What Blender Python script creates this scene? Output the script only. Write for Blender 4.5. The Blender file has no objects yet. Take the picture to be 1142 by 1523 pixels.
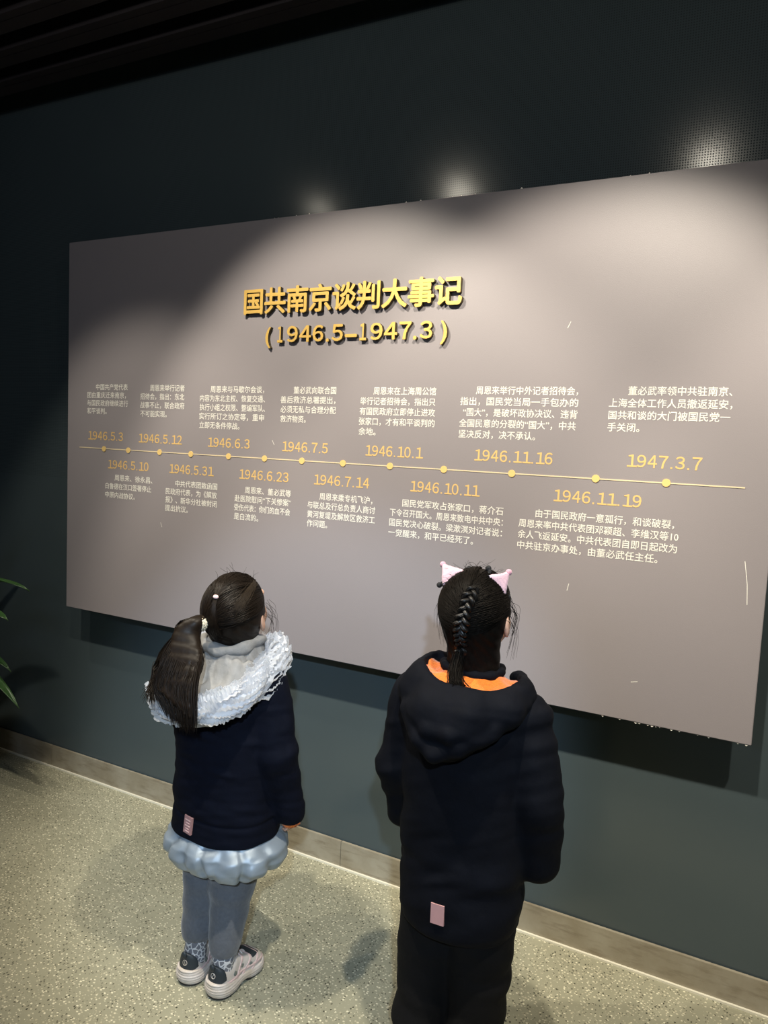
import bpy, bmesh, math, random
import numpy as np
from mathutils import Vector, Matrix

scene = bpy.context.scene
C = scene.collection
random.seed(7)
rng = np.random.default_rng(7)

# ------------------------------------------------------------------ camera
cam_data = bpy.data.cameras.new('camera')
cam = bpy.data.objects.new('camera', cam_data)
C.objects.link(cam)
R_ = Vector((0.88968699, 0.45407491, 0.04767635))
U_ = Vector((-0.08314365, 0.05845368, 0.99482174))
F_ = Vector((-0.44893674, 0.88904395, -0.08975892))
M_ = Matrix((R_, U_, -F_)).transposed().to_4x4()
M_.translation = Vector((0.0, -2.16786689, 1.5))
cam.matrix_world = M_
cam_data.sensor_fit = 'VERTICAL'
cam_data.sensor_height = 36.0
cam_data.lens = 1080.0 / 1523.0 * 36.0
cam_data.clip_start = 0.05
scene.camera = cam

# ------------------------------------------------------------------ world and exposure
world = bpy.data.worlds.new('world')
scene.world = world
world.use_nodes = True
bg = world.node_tree.nodes['Background']
bg.inputs[0].default_value = (0.03, 0.035, 0.045, 1)
bg.inputs[1].default_value = 0.0
scene.view_settings.view_transform = 'Standard'
scene.view_settings.look = 'None'
scene.view_settings.gamma = 1.0
scene.view_settings.exposure = 0.0
scene.view_settings.use_curve_mapping = False

# ------------------------------------------------------------------ lights
def look_rot(frm, to):
    return (Vector(to) - Vector(frm)).to_track_quat('-Z', 'Y').to_euler()

def spot(name, loc, to, power, col, half_deg, blend, radius=0.02):
    l = bpy.data.lights.new(name, 'SPOT')
    l.energy = power
    l.color = col
    l.spot_size = math.radians(2 * half_deg)
    l.spot_blend = blend
    l.shadow_soft_size = radius
    o = bpy.data.objects.new(name, l)
    o.location = loc
    o.rotation_euler = look_rot(loc, to)
    C.objects.link(o)
    return o

def area(name, loc, to, power, col, sx, sy):
    l = bpy.data.lights.new(name, 'AREA')
    l.shape = 'RECTANGLE'
    l.size = sx
    l.size_y = sy
    l.energy = power
    l.color = col
    o = bpy.data.objects.new(name, l)
    o.location = loc
    o.rotation_euler = look_rot(loc, to)
    C.objects.link(o)
    return o

WARM = (1.0, 0.915, 0.755)
LY, LZ = -1.23, 2.74
# (x, aim x, aim z, power, half angle): row of track spotlights washing the board
for lx, ax, az_, pw, ha in ((-2.18, -2.00, 0.12, 52, 34), (-1.385, -1.14, 0.98, 138, 35.5), (-0.276, -0.47, 0.98, 160, 36), (0.66, 0.55, 0.9, 118, 35)):
    spot('track_spotlight', (lx, LY, LZ), (ax, -0.10, az_), pw, WARM, ha, 0.45, 0.03)
    pt = bpy.data.lights.new('lamp_spill', 'POINT')      # stray light of the same lamp outside its beam
    pt.energy = pw * 0.030
    pt.color = WARM
    pt.shadow_soft_size = 0.035
    po = bpy.data.objects.new('lamp_spill', pt)
    po.location = (lx, LY, LZ)
    C.objects.link(po)
# floor light further left, level with the visitors
spot('track_spotlight', (-2.75, -0.85, LZ), (-1.25, -0.85, 0.0), 58, WARM, 40, 0.8)
# cool beam and soft light of the hall behind the visitors
spot('hall_spotlight', (0.80, -3.6, 2.75), (-1.15, -0.35, 0.55), 420, (0.62, 0.80, 1.0), 12, 0.6, 0.05)
area('hall_light', (-1.9, -4.4, 2.4), (-1.0, -0.3, 0.5), 13, (0.60, 0.74, 1.0), 1.6, 1.0)

# ------------------------------------------------------------------ node helpers
def mat(name, col=(0.5, 0.5, 0.5), rough=0.6, metal=0.0, spec=0.5, **kw):
    m = bpy.data.materials.new(name)
    m.use_nodes = True
    b = m.node_tree.nodes['Principled BSDF']
    b.inputs['Base Color'].default_value = (*col, 1)
    b.inputs['Roughness'].default_value = rough
    b.inputs['Metallic'].default_value = metal
    b.inputs['Specular IOR Level'].default_value = spec
    for k, v in kw.items():
        b.inputs[k.replace('_', ' ')].default_value = v
    return m

def nd(m, t, **inp):
    n = m.node_tree.nodes.new(t)
    for k, v in inp.items():
        n.inputs[k].default_value = v
    return n

def ln(m, a, b):
    m.node_tree.links.new(a, b)

def coords(m, kind='Object'):
    return nd(m, 'ShaderNodeTexCoord').outputs[kind]

def math_(m, op, a, b=None, c=None):
    n = m.node_tree.nodes.new('ShaderNodeMath')
    n.operation = op
    for i, v in enumerate((a, b, c)):
        if v is None:
            continue
        if isinstance(v, (int, float)):
            n.inputs[i].default_value = v
        else:
            ln(m, v, n.inputs[i])
    return n.outputs[0]

def mix_col(m, fac, a, b):
    n = m.node_tree.nodes.new('ShaderNodeMix')
    n.data_type = 'RGBA'
    if isinstance(fac, (int, float)):
        n.inputs[0].default_value = fac
    else:
        ln(m, fac, n.inputs[0])
    for i, v in ((6, a), (7, b)):
        if isinstance(v, tuple):
            n.inputs[i].default_value = (*v, 1)
        else:
            ln(m, v, n.inputs[i])
    return n.outputs[2]

def bsdf(m):
    return m.node_tree.nodes['Principled BSDF']

def add_bump(m, height, strength, dist):
    bmp = nd(m, 'ShaderNodeBump', Strength=strength, Distance=dist)
    ln(m, height, bmp.inputs['Height'])
    ln(m, bmp.outputs[0], bsdf(m).inputs['Normal'])

def noise(m, scale, detail=3, rough=0.5, vec=None):
    n = nd(m, 'ShaderNodeTexNoise', Scale=scale, Detail=detail, Roughness=rough)
    ln(m, vec if vec is not None else coords(m), n.inputs['Vector'])
    return n.outputs[0]

def ramp(m, fac, stops):
    n = m.node_tree.nodes.new('ShaderNodeValToRGB')
    e = n.color_ramp.elements
    while len(e) < len(stops):
        e.new(0.5)
    for i, (p_, c_) in enumerate(stops):
        e[i].position = p_
        e[i].color = (*c_, 1) if isinstance(c_, tuple) else (c_, c_, c_, 1)
    ln(m, fac, n.inputs[0])
    return n.outputs[0]

def cloth(name, col, rough=0.85, wscale=60, bump=0.3, sheen=0.0, var=0.15, spec=0.3):
    m = mat(name, col, rough, spec=spec)
    n = noise(m, wscale, 4)
    fine = noise(m, 900, 1)
    dk = tuple(c * (1 - var) for c in col)
    lt = tuple(min(1, c * (1 + var)) for c in col)
    ln(m, mix_col(m, ramp(m, n, [(0.3, 0.0), (0.7, 1.0)]), dk, lt), bsdf(m).inputs['Base Color'])
    h = math_(m, 'ADD', n, math_(m, 'MULTIPLY', fine, 0.15))
    add_bump(m, h, bump, 0.004)
    if sheen:
        bsdf(m).inputs['Sheen Weight'].default_value = sheen
    return m

# ------------------------------------------------------------------ materials of the room
# wall: smooth slate painted sheet, finely perforated above eye height
m_wall = mat('slate_wall', (0.034, 0.042, 0.044), 0.42, spec=0.45)
sep = nd(m_wall, 'ShaderNodeSeparateXYZ')
ln(m_wall, coords(m_wall), sep.inputs[0])
PP = 0.0068
fx = math_(m_wall, 'SUBTRACT', math_(m_wall, 'FRACT', math_(m_wall, 'DIVIDE', sep.outputs[0], PP)), 0.5)
fz = math_(m_wall, 'SUBTRACT', math_(m_wall, 'FRACT', math_(m_wall, 'DIVIDE', sep.outputs[2], PP)), 0.5)
rr = math_(m_wall, 'SQRT', math_(m_wall, 'ADD', math_(m_wall, 'MULTIPLY', fx, fx), math_(m_wall, 'MULTIPLY', fz, fz)))
hole = math_(m_wall, 'MULTIPLY', math_(m_wall, 'LESS_THAN', rr, 0.27), math_(m_wall, 'GREATER_THAN', sep.outputs[2], 1.3))
cl = noise(m_wall, 3.0, 4)
basec = mix_col(m_wall, cl, (0.058, 0.078, 0.086), (0.069, 0.092, 0.100))
ln(m_wall, mix_col(m_wall, math_(m_wall, 'MULTIPLY', hole, 0.35), basec, (0.003, 0.003, 0.003)), bsdf(m_wall).inputs['Base Color'])
ln(m_wall, math_(m_wall, 'MULTIPLY', math_(m_wall, 'SUBTRACT', 1.0, hole), 0.5), bsdf(m_wall).inputs['Specular IOR Level'])
bsdf(m_wall).inputs['Roughness'].default_value = 0.175

m_side = mat('dark_plaster', (0.03, 0.034, 0.038), 0.8)
ln(m_side, mix_col(m_side, noise(m_side, 2.0), (0.026, 0.03, 0.034), (0.034, 0.038, 0.042)), bsdf(m_side).inputs['Base Color'])
m_black = mat('black_ceiling_paint', (0.006, 0.006, 0.007), 0.9)
m_baffle = mat('charcoal_baffle', (0.07, 0.062, 0.068), 0.7, spec=0.3)
ln(m_baffle, mix_col(m_baffle, noise(m_baffle, 6.0, 5), (0.017, 0.014, 0.018), (0.028, 0.023, 0.027)), bsdf(m_baffle).inputs['Base Color'])

# floor: olive beige sheet with light and dark chips
m_floor = mat('chip_flooring', (0.3, 0.29, 0.2), 0.42, spec=0.4)
oc = coords(m_floor)
def chips(seed, scale, thr, lo, hi, stretch):
    mp = nd(m_floor, 'ShaderNodeMapping')
    mp.inputs['Location'].default_value = (seed, seed * 1.7, 0)
    mp.inputs['Rotation'].default_value = (0, 0, seed)
    mp.inputs['Scale'].default_value = (1, stretch, 1)
    wob = nd(m_floor, 'ShaderNodeTexNoise', Scale=260.0, Detail=1.0)
    ln(m_floor, oc, wob.inputs['Vector'])
    vm = nd(m_floor, 'ShaderNodeVectorMath')
    vm.operation = 'MULTIPLY_ADD'
    ln(m_floor, wob.outputs['Color'], vm.inputs[0])
    vm.inputs[1].default_value = (0.004, 0.004, 0.0)
    ln(m_floor, oc, vm.inputs[2])
    ln(m_floor, vm.outputs[0], mp.inputs['Vector'])
    v = nd(m_floor, 'ShaderNodeTexVoronoi', Scale=scale)
    v.voronoi_dimensions = '2D'
    ln(m_floor, mp.outputs[0], v.inputs['Vector'])
    sc = nd(m_floor, 'ShaderNodeSeparateColor')
    ln(m_floor, v.outputs['Color'], sc.inputs[0])
    near = math_(m_floor, 'LESS_THAN', v.outputs['Distance'], math_(m_floor, 'MULTIPLY_ADD', sc.outputs[1], hi - lo, lo))
    return math_(m_floor, 'MULTIPLY', near, math_(m_floor, 'LESS_THAN', sc.outputs[0], thr)), sc.outputs[2]
c1, v1 = chips(0.3, 105, 0.42, 0.16, 0.36, 1.25)
c2, v2 = chips(2.1, 120, 0.33, 0.12, 0.30, 0.75)
c3, v3 = chips(4.4, 150, 0.25, 0.14, 0.30, 1.0)
base = mix_col(m_floor, ramp(m_floor, noise(m_floor, 5, 4, vec=oc), [(0.35, 0.0), (0.65, 1.0)]), (0.305, 0.295, 0.212), (0.34, 0.33, 0.24))
k = mix_col(m_floor, c3, base, (0.40, 0.38, 0.28))
k = mix_col(m_floor, c2, k, mix_col(m_floor, v2, (0.045, 0.045, 0.03), (0.14, 0.13, 0.09)))
k = mix_col(m_floor, c1, k, mix_col(m_floor, v1, (0.48, 0.44, 0.31), (0.78, 0.74, 0.56)))
ln(m_floor, k, bsdf(m_floor).inputs['Base Color'])

m_tile = mat('skirting_tile', (0.3, 0.27, 0.2), 0.22, spec=0.5)
tn = noise(m_tile, 9, 6, 0.6)
tmap = nd(m_tile, 'ShaderNodeMapping')
tmap.inputs['Scale'].default_value = (4, 1, 22)
ln(m_tile, coords(m_tile), tmap.inputs['Vector'])
tn2 = noise(m_tile, 2.2, 5, 0.6, vec=tmap.outputs[0])
tb = mix_col(m_tile, ramp(m_tile, tn, [(0.35, 0.0), (0.7, 1.0)]), (0.27, 0.235, 0.17), (0.36, 0.33, 0.26))
ln(m_tile, mix_col(m_tile, math_(m_tile, 'MULTIPLY', ramp(m_tile, tn2, [(0.5, 0.0), (0.72, 1.0)]), 0.7), tb, (0.17, 0.135, 0.09)), bsdf(m_tile).inputs['Base Color'])
m_seal = mat('pale_sealant', (0.75, 0.72, 0.60), 0.5)

m_panel = mat('taupe_panel', (0.27, 0.245, 0.245), 0.42, spec=0.35)
pn = noise(m_panel, 420, 3, 0.7)
pn2 = noise(m_panel, 1.6, 3)
ln(m_panel, mix_col(m_panel, pn2, (0.262, 0.238, 0.250), (0.285, 0.260, 0.270)), bsdf(m_panel).inputs['Base Color'])
add_bump(m_panel, pn, 0.3, 0.0012)
m_gold = mat('brushed_gold', (0.78, 0.50, 0.13), 0.42, metal=0.35, spec=0.5)
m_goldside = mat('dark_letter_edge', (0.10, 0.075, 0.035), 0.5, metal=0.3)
m_date = mat('gold_print', (0.78, 0.52, 0.20), 0.5, metal=0.1)
m_dot = mat('gold_dot', (0.82, 0.58, 0.22), 0.5, metal=0.1)
m_line = mat('pale_gold_line', (0.72, 0.60, 0.40), 0.5)
m_white = mat('white_print', (0.82, 0.80, 0.74), 0.6)
m_rail = mat('black_mounting_rail', (0.01, 0.01, 0.01), 0.7)

# ------------------------------------------------------------------ object helpers
def link(name, me, m=None, parent=None):
    o = bpy.data.objects.new(name, me)
    C.objects.link(o)
    if m is not None:
        if isinstance(m, (list, tuple)):
            for q in m:
                me.materials.append(q)
        else:
            me.materials.append(m)
    if parent is not None:
        o.parent = parent
    return o

def mesh_from(verts, faces, smooth=False):
    me = bpy.data.meshes.new('mesh')
    me.from_pydata([tuple(map(float, v)) for v in verts], [], [tuple(map(int, f)) for f in faces])
    if smooth:
        me.polygons.foreach_set('use_smooth', [True] * len(me.polygons))
    me.update()
    return me

def mesh_np(V, Q, smooth=True):
    """fast path: V (n,3), Q (m,k) with k = 3 or 4"""
    me = bpy.data.meshes.new('mesh')
    V = np.asarray(V, np.float32); Q = np.asarray(Q, np.int32)
    k_ = Q.shape[1]
    me.vertices.add(len(V)); me.vertices.foreach_set('co', V.ravel())
    me.loops.add(Q.size); me.loops.foreach_set('vertex_index', Q.ravel())
    me.polygons.add(len(Q))
    me.polygons.foreach_set('loop_start', np.arange(0, Q.size, k_, dtype=np.int32))
    me.polygons.foreach_set('use_smooth', np.full(len(Q), smooth))
    me.update(calc_edges=True)
    me.validate()
    return me

def box_vf(x0, x1, y0, y1, z0, z1):
    v = [(x0, y0, z0), (x1, y0, z0), (x1, y1, z0), (x0, y1, z0), (x0, y0, z1), (x1, y0, z1), (x1, y1, z1), (x0, y1, z1)]
    f = [(0, 3, 2, 1), (4, 5, 6, 7), (0, 1, 5, 4), (1, 2, 6, 5), (2, 3, 7, 6), (3, 0, 4, 7)]
    return v, f

def box(name, x0, x1, y0, y1, z0, z1, m, parent=None, bevel=0.0):
    me = mesh_from(*box_vf(x0, x1, y0, y1, z0, z1))
    if bevel:
        bm = bmesh.new(); bm.from_mesh(me)
        bmesh.ops.bevel(bm, geom=list(bm.edges), offset=bevel, segments=2, affect='EDGES')
        bm.to_mesh(me); bm.free()
    return link(name, me, m, parent)

def structure(o, label, cat):
    o['kind'] = 'structure'; o['label'] = label; o['category'] = cat
    return o

def empty(name, loc, label=None, cat=None, group=None):
    o = bpy.data.objects.new(name, None)
    o.empty_display_size = 0.1
    o.location = loc
    C.objects.link(o)
    if label: o['label'] = label
    if cat: o['category'] = cat
    if group: o['group'] = group
    return o

# ------------------------------------------------------------------ room shell
XL, XR, YF, ZT = -4.6, 2.6, -5.2, 3.3
structure(box('floor', XL, XR, YF, 0.0, -0.1, 0.0, m_floor), 'olive beige sheet floor strewn with pale and dark chips', 'floor')
structure(box('wall_back', XL, XR, 0.0, 0.12, 0.0, ZT, m_wall), 'dark slate wall behind the timeline board, finely perforated above it', 'wall')
structure(box('wall_left', XL - 0.12, XL, YF, 0.12, 0.0, ZT, m_side), 'dark side wall beyond the plant at the far left', 'wall')
structure(box('wall_right', XR, XR + 0.12, YF, 0.12, 0.0, ZT, m_side), 'dark side wall of the gallery to the right', 'wall')
structure(box('wall_front', XL, XR, YF - 0.12, YF, 0.0, ZT, m_side), 'dark wall of the gallery behind the viewer', 'wall')
ceil = structure(box('ceiling', XL, XR, YF, 0.12, ZT, ZT + 0.1, m_black), 'black ceiling above rows of charcoal baffles running along the wall', 'ceiling')

ZB = 2.85
# one baffle: inverted trough with a thin lip along its underside
def baffle_mesh():
    w, h = 0.045, 0.11
    pts = [(-w, 0.004), (-w + 0.003, 0), (-0.012, 0), (-0.012, 0.002), (-0.009, 0.002), (-0.009, 0), (w - 0.003, 0), (w, 0.004), (w, h), (-w, h)]
    n = len(pts)
    V = [(XL + 0.01, a, b) for a, b in pts] + [(XR - 0.01, a, b) for a, b in pts]
    Fs = [(i, (i + 1) % n, n + (i + 1) % n, n + i) for i in range(n)] + [tuple(range(n))[::-1], tuple(range(n, 2 * n))]
    return mesh_from(V, Fs)
bmesh_b = baffle_mesh()
bmesh_b.materials.append(m_baffle)
for i in range(31):
    o = bpy.data.objects.new('ceiling_baffle', bmesh_b)
    o.location = (0, -0.178 - 0.154 * i, ZB)
    C.objects.link(o)
    o.parent = ceil
    hv = box_vf(-0.004, 0.004, -0.004, 0.004, 0.11, ZT - ZB)
rod_v, rod_f = [], []
for i in range(31):
    for xx in (-4.0, -2.8, -1.6, -0.4, 0.8, 2.0):
        v, f = box_vf(xx - .003, xx + .003, -0.181 - 0.154 * i, -0.175 - 0.154 * i, ZB + 0.11, ZT)
        b0 = len(rod_v)
        rod_v += v; rod_f += [tuple(b0 + q for q in ff) for ff in f]
ro = link('hanger_rods', mesh_from(rod_v, rod_f), m_black, ceil)
ro['kind'] = 'stuff'

# skirting: tiles on a backing strip, pale sealant along the floor
sk = structure(box('baseboard_back', XL, XR, -0.004, 0.0, 0.0, 0.0925, m_black), 'low glossy stone-look skirting along the foot of the slate wall', 'skirting')
for i in range(5):
    xa = -1.1956 - 1.5 * (i - 1) 
    xa = -4.1956 + 1.5 * i
    x1_ = min(xa + 1.5, XR)
    box('skirting_tile', xa + 0.0008, x1_ - 0.0008, -0.014, -0.004, 0.004, 0.0975, m_tile, sk, 0.0008)
box('skirting_tile', XL, -4.1964, -0.014, -0.004, 0.004, 0.0975, m_tile, sk, 0.0008)
structure(box('trim_1', XL, XR, -0.021, -0.014, 0.0, 0.006, m_seal), 'thin pale sealant line where skirting meets the floor', 'trim')

# ------------------------------------------------------------------ timeline board
PX0, PX1, PZ0, PZ1, PY = -2.5062, 0.0523, 0.7741, 2.2484, -0.10
board = empty('information_board', (-1.2270, PY, PZ0), 'large taupe wall board with gold Chinese title and a 1946 to 1947 timeline', 'information board')
BO = Vector((-1.2270, PY, PZ0))
def on_board(o):
    o.parent = board
    o.matrix_parent_inverse = Matrix.Translation(-BO)
    return o
on_board(box('board_face', PX0, PX1, PY, PY + 0.018, PZ0, PZ1, m_panel, None, 0.0015))
for xx in (-2.1, -1.24, -0.38):
    on_board(box('mounting_rail', xx - 0.03, xx + 0.03, PY + 0.018, 0.0, PZ0 + 0.25, PZ1 - 0.25, m_rail))

def text_geo(s, offset=0.0, extrude=0.0, res=2):
    c = bpy.data.curves.new('t', 'FONT')
    c.body = s
    c.size = 1.0
    c.resolution_u = res
    c.offset = offset
    c.extrude = extrude
    o = bpy.data.objects.new('t', c)
    C.objects.link(o)
    bpy.context.view_layer.update()
    dg = bpy.context.evaluated_depsgraph_get()
    me = bpy.data.meshes.new_from_object(o.evaluated_get(dg))
    V = np.zeros(len(me.vertices) * 3, np.float32); me.vertices.foreach_get('co', V); V = V.reshape(-1, 3)
    Fs = [tuple(p.vertices) for p in me.polygons]
    bpy.data.objects.remove(o); bpy.data.curves.remove(c); bpy.data.meshes.remove(me)
    return V, Fs

WIDE = dict(zip('0123456789', '０１２３４５６７８９'))
def number_geo(s, offset=0.0, extrude=0.0, res=3):
    """digits with the proportions of a plain grotesque"""
    VV, FF, x, n0 = [], [], 0.0, 0
    for ch in s:
        if ch == '.':
            v, f = [(x + .09, 0, 0), (x + .19, 0, 0), (x + .19, .10, 0), (x + .09, .10, 0)], [(0, 1, 2, 3)]
            V = np.array(v, float); adv = .278
        else:
            V, f = text_geo(WIDE[ch], offset, extrude, res)
            V = V.copy()
            h = V[:, 1].max() - V[:, 1].min()
            w = V[:, 0].max() - V[:, 0].min()
            if ch == '1':
                V[:, 0] = (V[:, 0] - V[:, 0].min()) * .72 / h + .09
            else:
                V[:, 0] = (V[:, 0] - V[:, 0].min()) / w * .475 + .04
            V[:, 1] = (V[:, 1] - V[:, 1].min()) * .72 / h
            V[:, 0] += x
            adv = .556
        VV.append(V); FF += [tuple(q + n0 for q in ff) for ff in f]
        n0 += len(V); x += adv
    return np.concatenate(VV), FF

def bold_geo(ch, r, offset, extrude, res=3, copies=9):
    VV, FF, n0 = [], [], 0
    V, f = text_geo(ch, offset, extrude, res)
    for dx, dy in ((0, 0), (r, 0), (-r, 0), (0, r), (0, -r), (r * .7, r * .7), (-r * .7, r * .7), (r * .7, -r * .7), (-r * .7, -r * .7))[:copies]:
        VV.append(V * np.array((1, 1, 1 - .012 * len(VV))) + np.array((dx, dy, 0))); FF += [tuple(q + n0 for q in ff) for ff in f]; n0 += len(V)
    return np.concatenate(VV), FF

def place_text(V, x0, x1, zc, em, mid=0.36):
    """fit the ink width to x0..x1, em height em, centre of the em box at zc; board plane"""
    a, b = V[:, 0].min(), V[:, 0].max()
    W = np.zeros_like(V)
    W[:, 0] = x0 + (V[:, 0] - a) / (b - a) * (x1 - x0)
    W[:, 2] = zc + (V[:, 1] - mid) * em
    return W
BLOCKS=[
  [('中国共产党代表', -2.3458, -2.1744, 1.6797), ('团由重庆迁来南京，', -2.3936, -2.1829, 1.6483), ('与国民政府继续进行', -2.3946, -2.1716, 1.6168), ('和平谈判。', -2.3941, -2.2855, 1.5854)] ,  
  [('周恩来举行记者', -2.0592, -1.8883, 1.6778), ('招待会，指出：东北', -2.1077, -1.8886, 1.6456), ('战事不止，联合政府', -2.1069, -1.8877, 1.6133), ('不可能实现。', -2.1061, -1.9724, 1.5811)] ,  
  [('周恩来与马歇尔会谈，', -1.7663, -1.5294, 1.6752), ('内容为东北主权、恢复交通、', -1.8146, -1.5249, 1.6429), ('执行小组之权限、整编军队、', -1.8148, -1.5236, 1.6106), ('实行所订之协定等，重申', -1.816, -1.5263, 1.5784), ('立即无条件停战。', -1.8149, -1.6314, 1.5461)] ,  
  [('董必武向联合国', -1.4073, -1.2403, 1.6744), ('善后救济总署提出，', -1.4596, -1.2416, 1.6422), ('必须无私与合理分配', -1.4582, -1.239, 1.61), ('救济物资。', -1.458, -1.3543, 1.5778)] ,  
  [('周恩来在上海周公馆', -1.1019, -0.8854, 1.6747), ('举行记者招待会，指出只', -1.149, -0.8858, 1.6423), ('有国民政府立即停止进攻', -1.1496, -0.8852, 1.6099), ('张家口，才有和平谈判的', -1.1504, -0.8847, 1.5775), ('余地。', -1.1503, -1.0875, 1.5451)] ,  
  [('周恩来举行中外记者招待会，', -0.7567, -0.4552, 1.6793), ('指出，国民党当局一手包办的', -0.805, -0.4531, 1.6468), ('“国大”，是破坏政协决议、违背', -0.7941, -0.4528, 1.6143), ('全国民意的分裂的“国大”，中共', -0.8047, -0.4552, 1.5818), ('坚决反对，决不承认。', -0.8044, -0.5688, 1.5493)] ,  
  [('董必武率领中共驻南京、', -0.3212, -0.0659, 1.6813), ('上海全体工作人员撤返延安，', -0.3699, -0.0632, 1.6484), ('国共和谈的大门被国民党一', -0.369, -0.0656, 1.6154), ('手关闭。', -0.3696, -0.2851, 1.5825)] ,  
  [('周恩来、徐永昌、', -2.2372, -2.0377, 1.3277), ('白鲁德在汉口签署停止', -2.2867, -2.0433, 1.2931), ('中原内战协议。', -2.2876, -2.127, 1.2585)] ,  
  [('中共代表团致函国', -1.9227, -1.7238, 1.3253), ('民政府代表，为《解放', -1.9705, -1.7248, 1.2936), ('报》、新华分社被封闭', -1.971, -1.7238, 1.262), ('提出抗议。', -1.9715, -1.8592, 1.2304)] ,  
  [('周恩来、董必武等', -1.599, -1.4032, 1.3234), ('赴医院慰问“下关惨案”', -1.6438, -1.4018, 1.2913), ('受伤代表：你们的血不会', -1.6447, -1.4043, 1.2591), ('是白流的。', -1.6448, -1.5368, 1.227)] ,  
  [('周恩来乘专机飞沪，', -1.2885, -1.0874, 1.3236), ('与联总及行总负责人商讨', -1.3352, -1.0757, 1.2924), ('黄河复堤及解放区救济工', -1.3346, -1.0755, 1.2612), ('作问题。', -1.3348, -1.2535, 1.23)] ,  
  [('国民党军攻占张家口，蒋介石', -0.9806, -0.6496, 1.3254), ('下令召开国大。周恩来致电中共中央：', -1.0231, -0.6488, 1.2931), ('国民党决心破裂。梁漱溟对记者说：', -1.0235, -0.6494, 1.2609), ('一觉醒来，和平已经死了。', -1.0249, -0.7378, 1.2286)] ,  
  [('由于国民政府一意孤行，和谈破裂，', -0.5529, -0.1775, 1.3288), ('周恩来率中共代表团邓颖超、李维汉等10', -0.6012, -0.1647, 1.2968), ('余人飞返延安。中共代表团自即日起改为', -0.6017, -0.1657, 1.2648), ('中共驻京办事处，由董必武任主任。', -0.6012, -0.2121, 1.2328)] ,  
]
DATES=[
  ("1946.5.3",-2.3861,-2.1956,1.4898),
  ("1946.5.12",-2.1116,-1.8959,1.4887),
  ("1946.6.3",-1.7715,-1.5846,1.4867),
  ("1946.7.5",-1.4457,-1.2635,1.4854),
  ("1946.10.1",-1.1207,-0.9180,1.4861),
  ("1946.11.16",-0.7491,-0.5145,1.4890),
  ("1947.3.7",-0.3101,-0.1227,1.4947),
  ("1946.5.10",-2.2735,-2.0594,1.3803),
  ("1946.5.31",-1.9532,-1.7416,1.3807),
  ("1946.6.23",-1.6252,-1.4158,1.3797),
  ("1946.7.14",-1.3121,-1.1021,1.3803),
  ("1946.10.11",-0.9549,-0.7261,1.3816),
  ("1946.11.19",-0.5034,-0.2653,1.3857),
]
DOTS= [-2.2969, -2.1659, -2.0044, -1.851, -1.6762, -1.5185, -1.3638, -1.2033, -1.0304, -0.846, -0.6314, -0.3904, -0.2062]
for rows in BLOCKS:
    VV, FF = [], []
    n0 = 0
    for t, xa, xb, z in rows:
        V, Fs = bold_geo(t, 0.010, 0.0, 0.0, 2, 5)
        W = place_text(V, xa, xb, z, 0.0260)
        W[:, 1] = PY - 0.0005 - 0.00008 * (np.arange(len(W)) // (len(W) // 5))
        VV.append(W); FF += [tuple(q + n0 for q in f) for f in Fs]
        n0 += len(W)
    on_board(link('printed_paragraph', mesh_from(np.concatenate(VV), FF), m_white))['kind'] = 'stuff'
for t, xa, xb, z in DATES:
    V, Fs = number_geo(t, 0.012)
    W = place_text(V, xa, xb, z - 0.001, 0.0470, 0.36)
    W[:, 1] = PY - 0.0007
    o = on_board(link('printed_date', mesh_from(W, Fs), m_date)); o['kind'] = 'stuff'
def disc(r, n=20):
    V = [(0, -0.0022, 0)] + [(r * math.cos(2 * math.pi * i / n), -0.0022, r * math.sin(2 * math.pi * i / n)) for i in range(n)]
    V += [(x, 0.0, z) for x, y, z in V[1:]]
    Fs = [(0, 1 + (i + 1) % n, 1 + i) for i in range(n)] + [(1 + i, 1 + (i + 1) % n, 1 + n + (i + 1) % n, 1 + n + i) for i in range(n)]
    return mesh_from(V, Fs)
dm = disc(0.0108); dm.materials.append(m_dot)
for xx in DOTS:
    o = bpy.data.objects.new('timeline_dot', dm)
    C.objects.link(o)
    o.location = (xx, PY, 1.4388 + (xx + 1.24) * 0.0008)
    on_board(o)
on_board(box('timeline_bar', -2.4353, -0.0174, PY - 0.0012, PY, 1.4371, 1.4405, m_line))

def letters(name, chars, x0, pitch, zc, em, offset, dep, res=3, mid=0.357, widths=None):
    """raised letters standing on the board, each one a part"""
    for i, ch in enumerate(chars):
        if ch == ' ':
            continue
        V, Fs = bold_geo(WIDE.get(ch, ch), offset, 0.0, dep / 2 / em, res)
        if widths:
            V = V.copy()
            if ch in WIDE:
                V[:, 1] = (V[:, 1] - V[:, 1].min()) / (V[:, 1].max() - V[:, 1].min()) * .73 - .0
        W = np.zeros_like(V)
        if widths:
            xa, xb = widths[i]
            W[:, 0] = xa + (V[:, 0] - V[:, 0].min()) / (V[:, 0].max() - V[:, 0].min()) * (xb - xa)
        else:
            W[:, 0] = x0 + pitch * i + V[:, 0] * em
        W[:, 2] = zc + (V[:, 1] - mid) * em
        W[:, 1] = PY - dep / 2 - V[:, 2] * em
        me = mesh_from(W, Fs)
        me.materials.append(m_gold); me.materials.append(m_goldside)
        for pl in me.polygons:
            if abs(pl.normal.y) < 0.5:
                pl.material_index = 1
        on_board(link(name, me))
letters('title_character', '国共南京谈判大事记', -1.6220, 0.0899, 1.9710, 0.0918, 0.024, 0.016)
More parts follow.
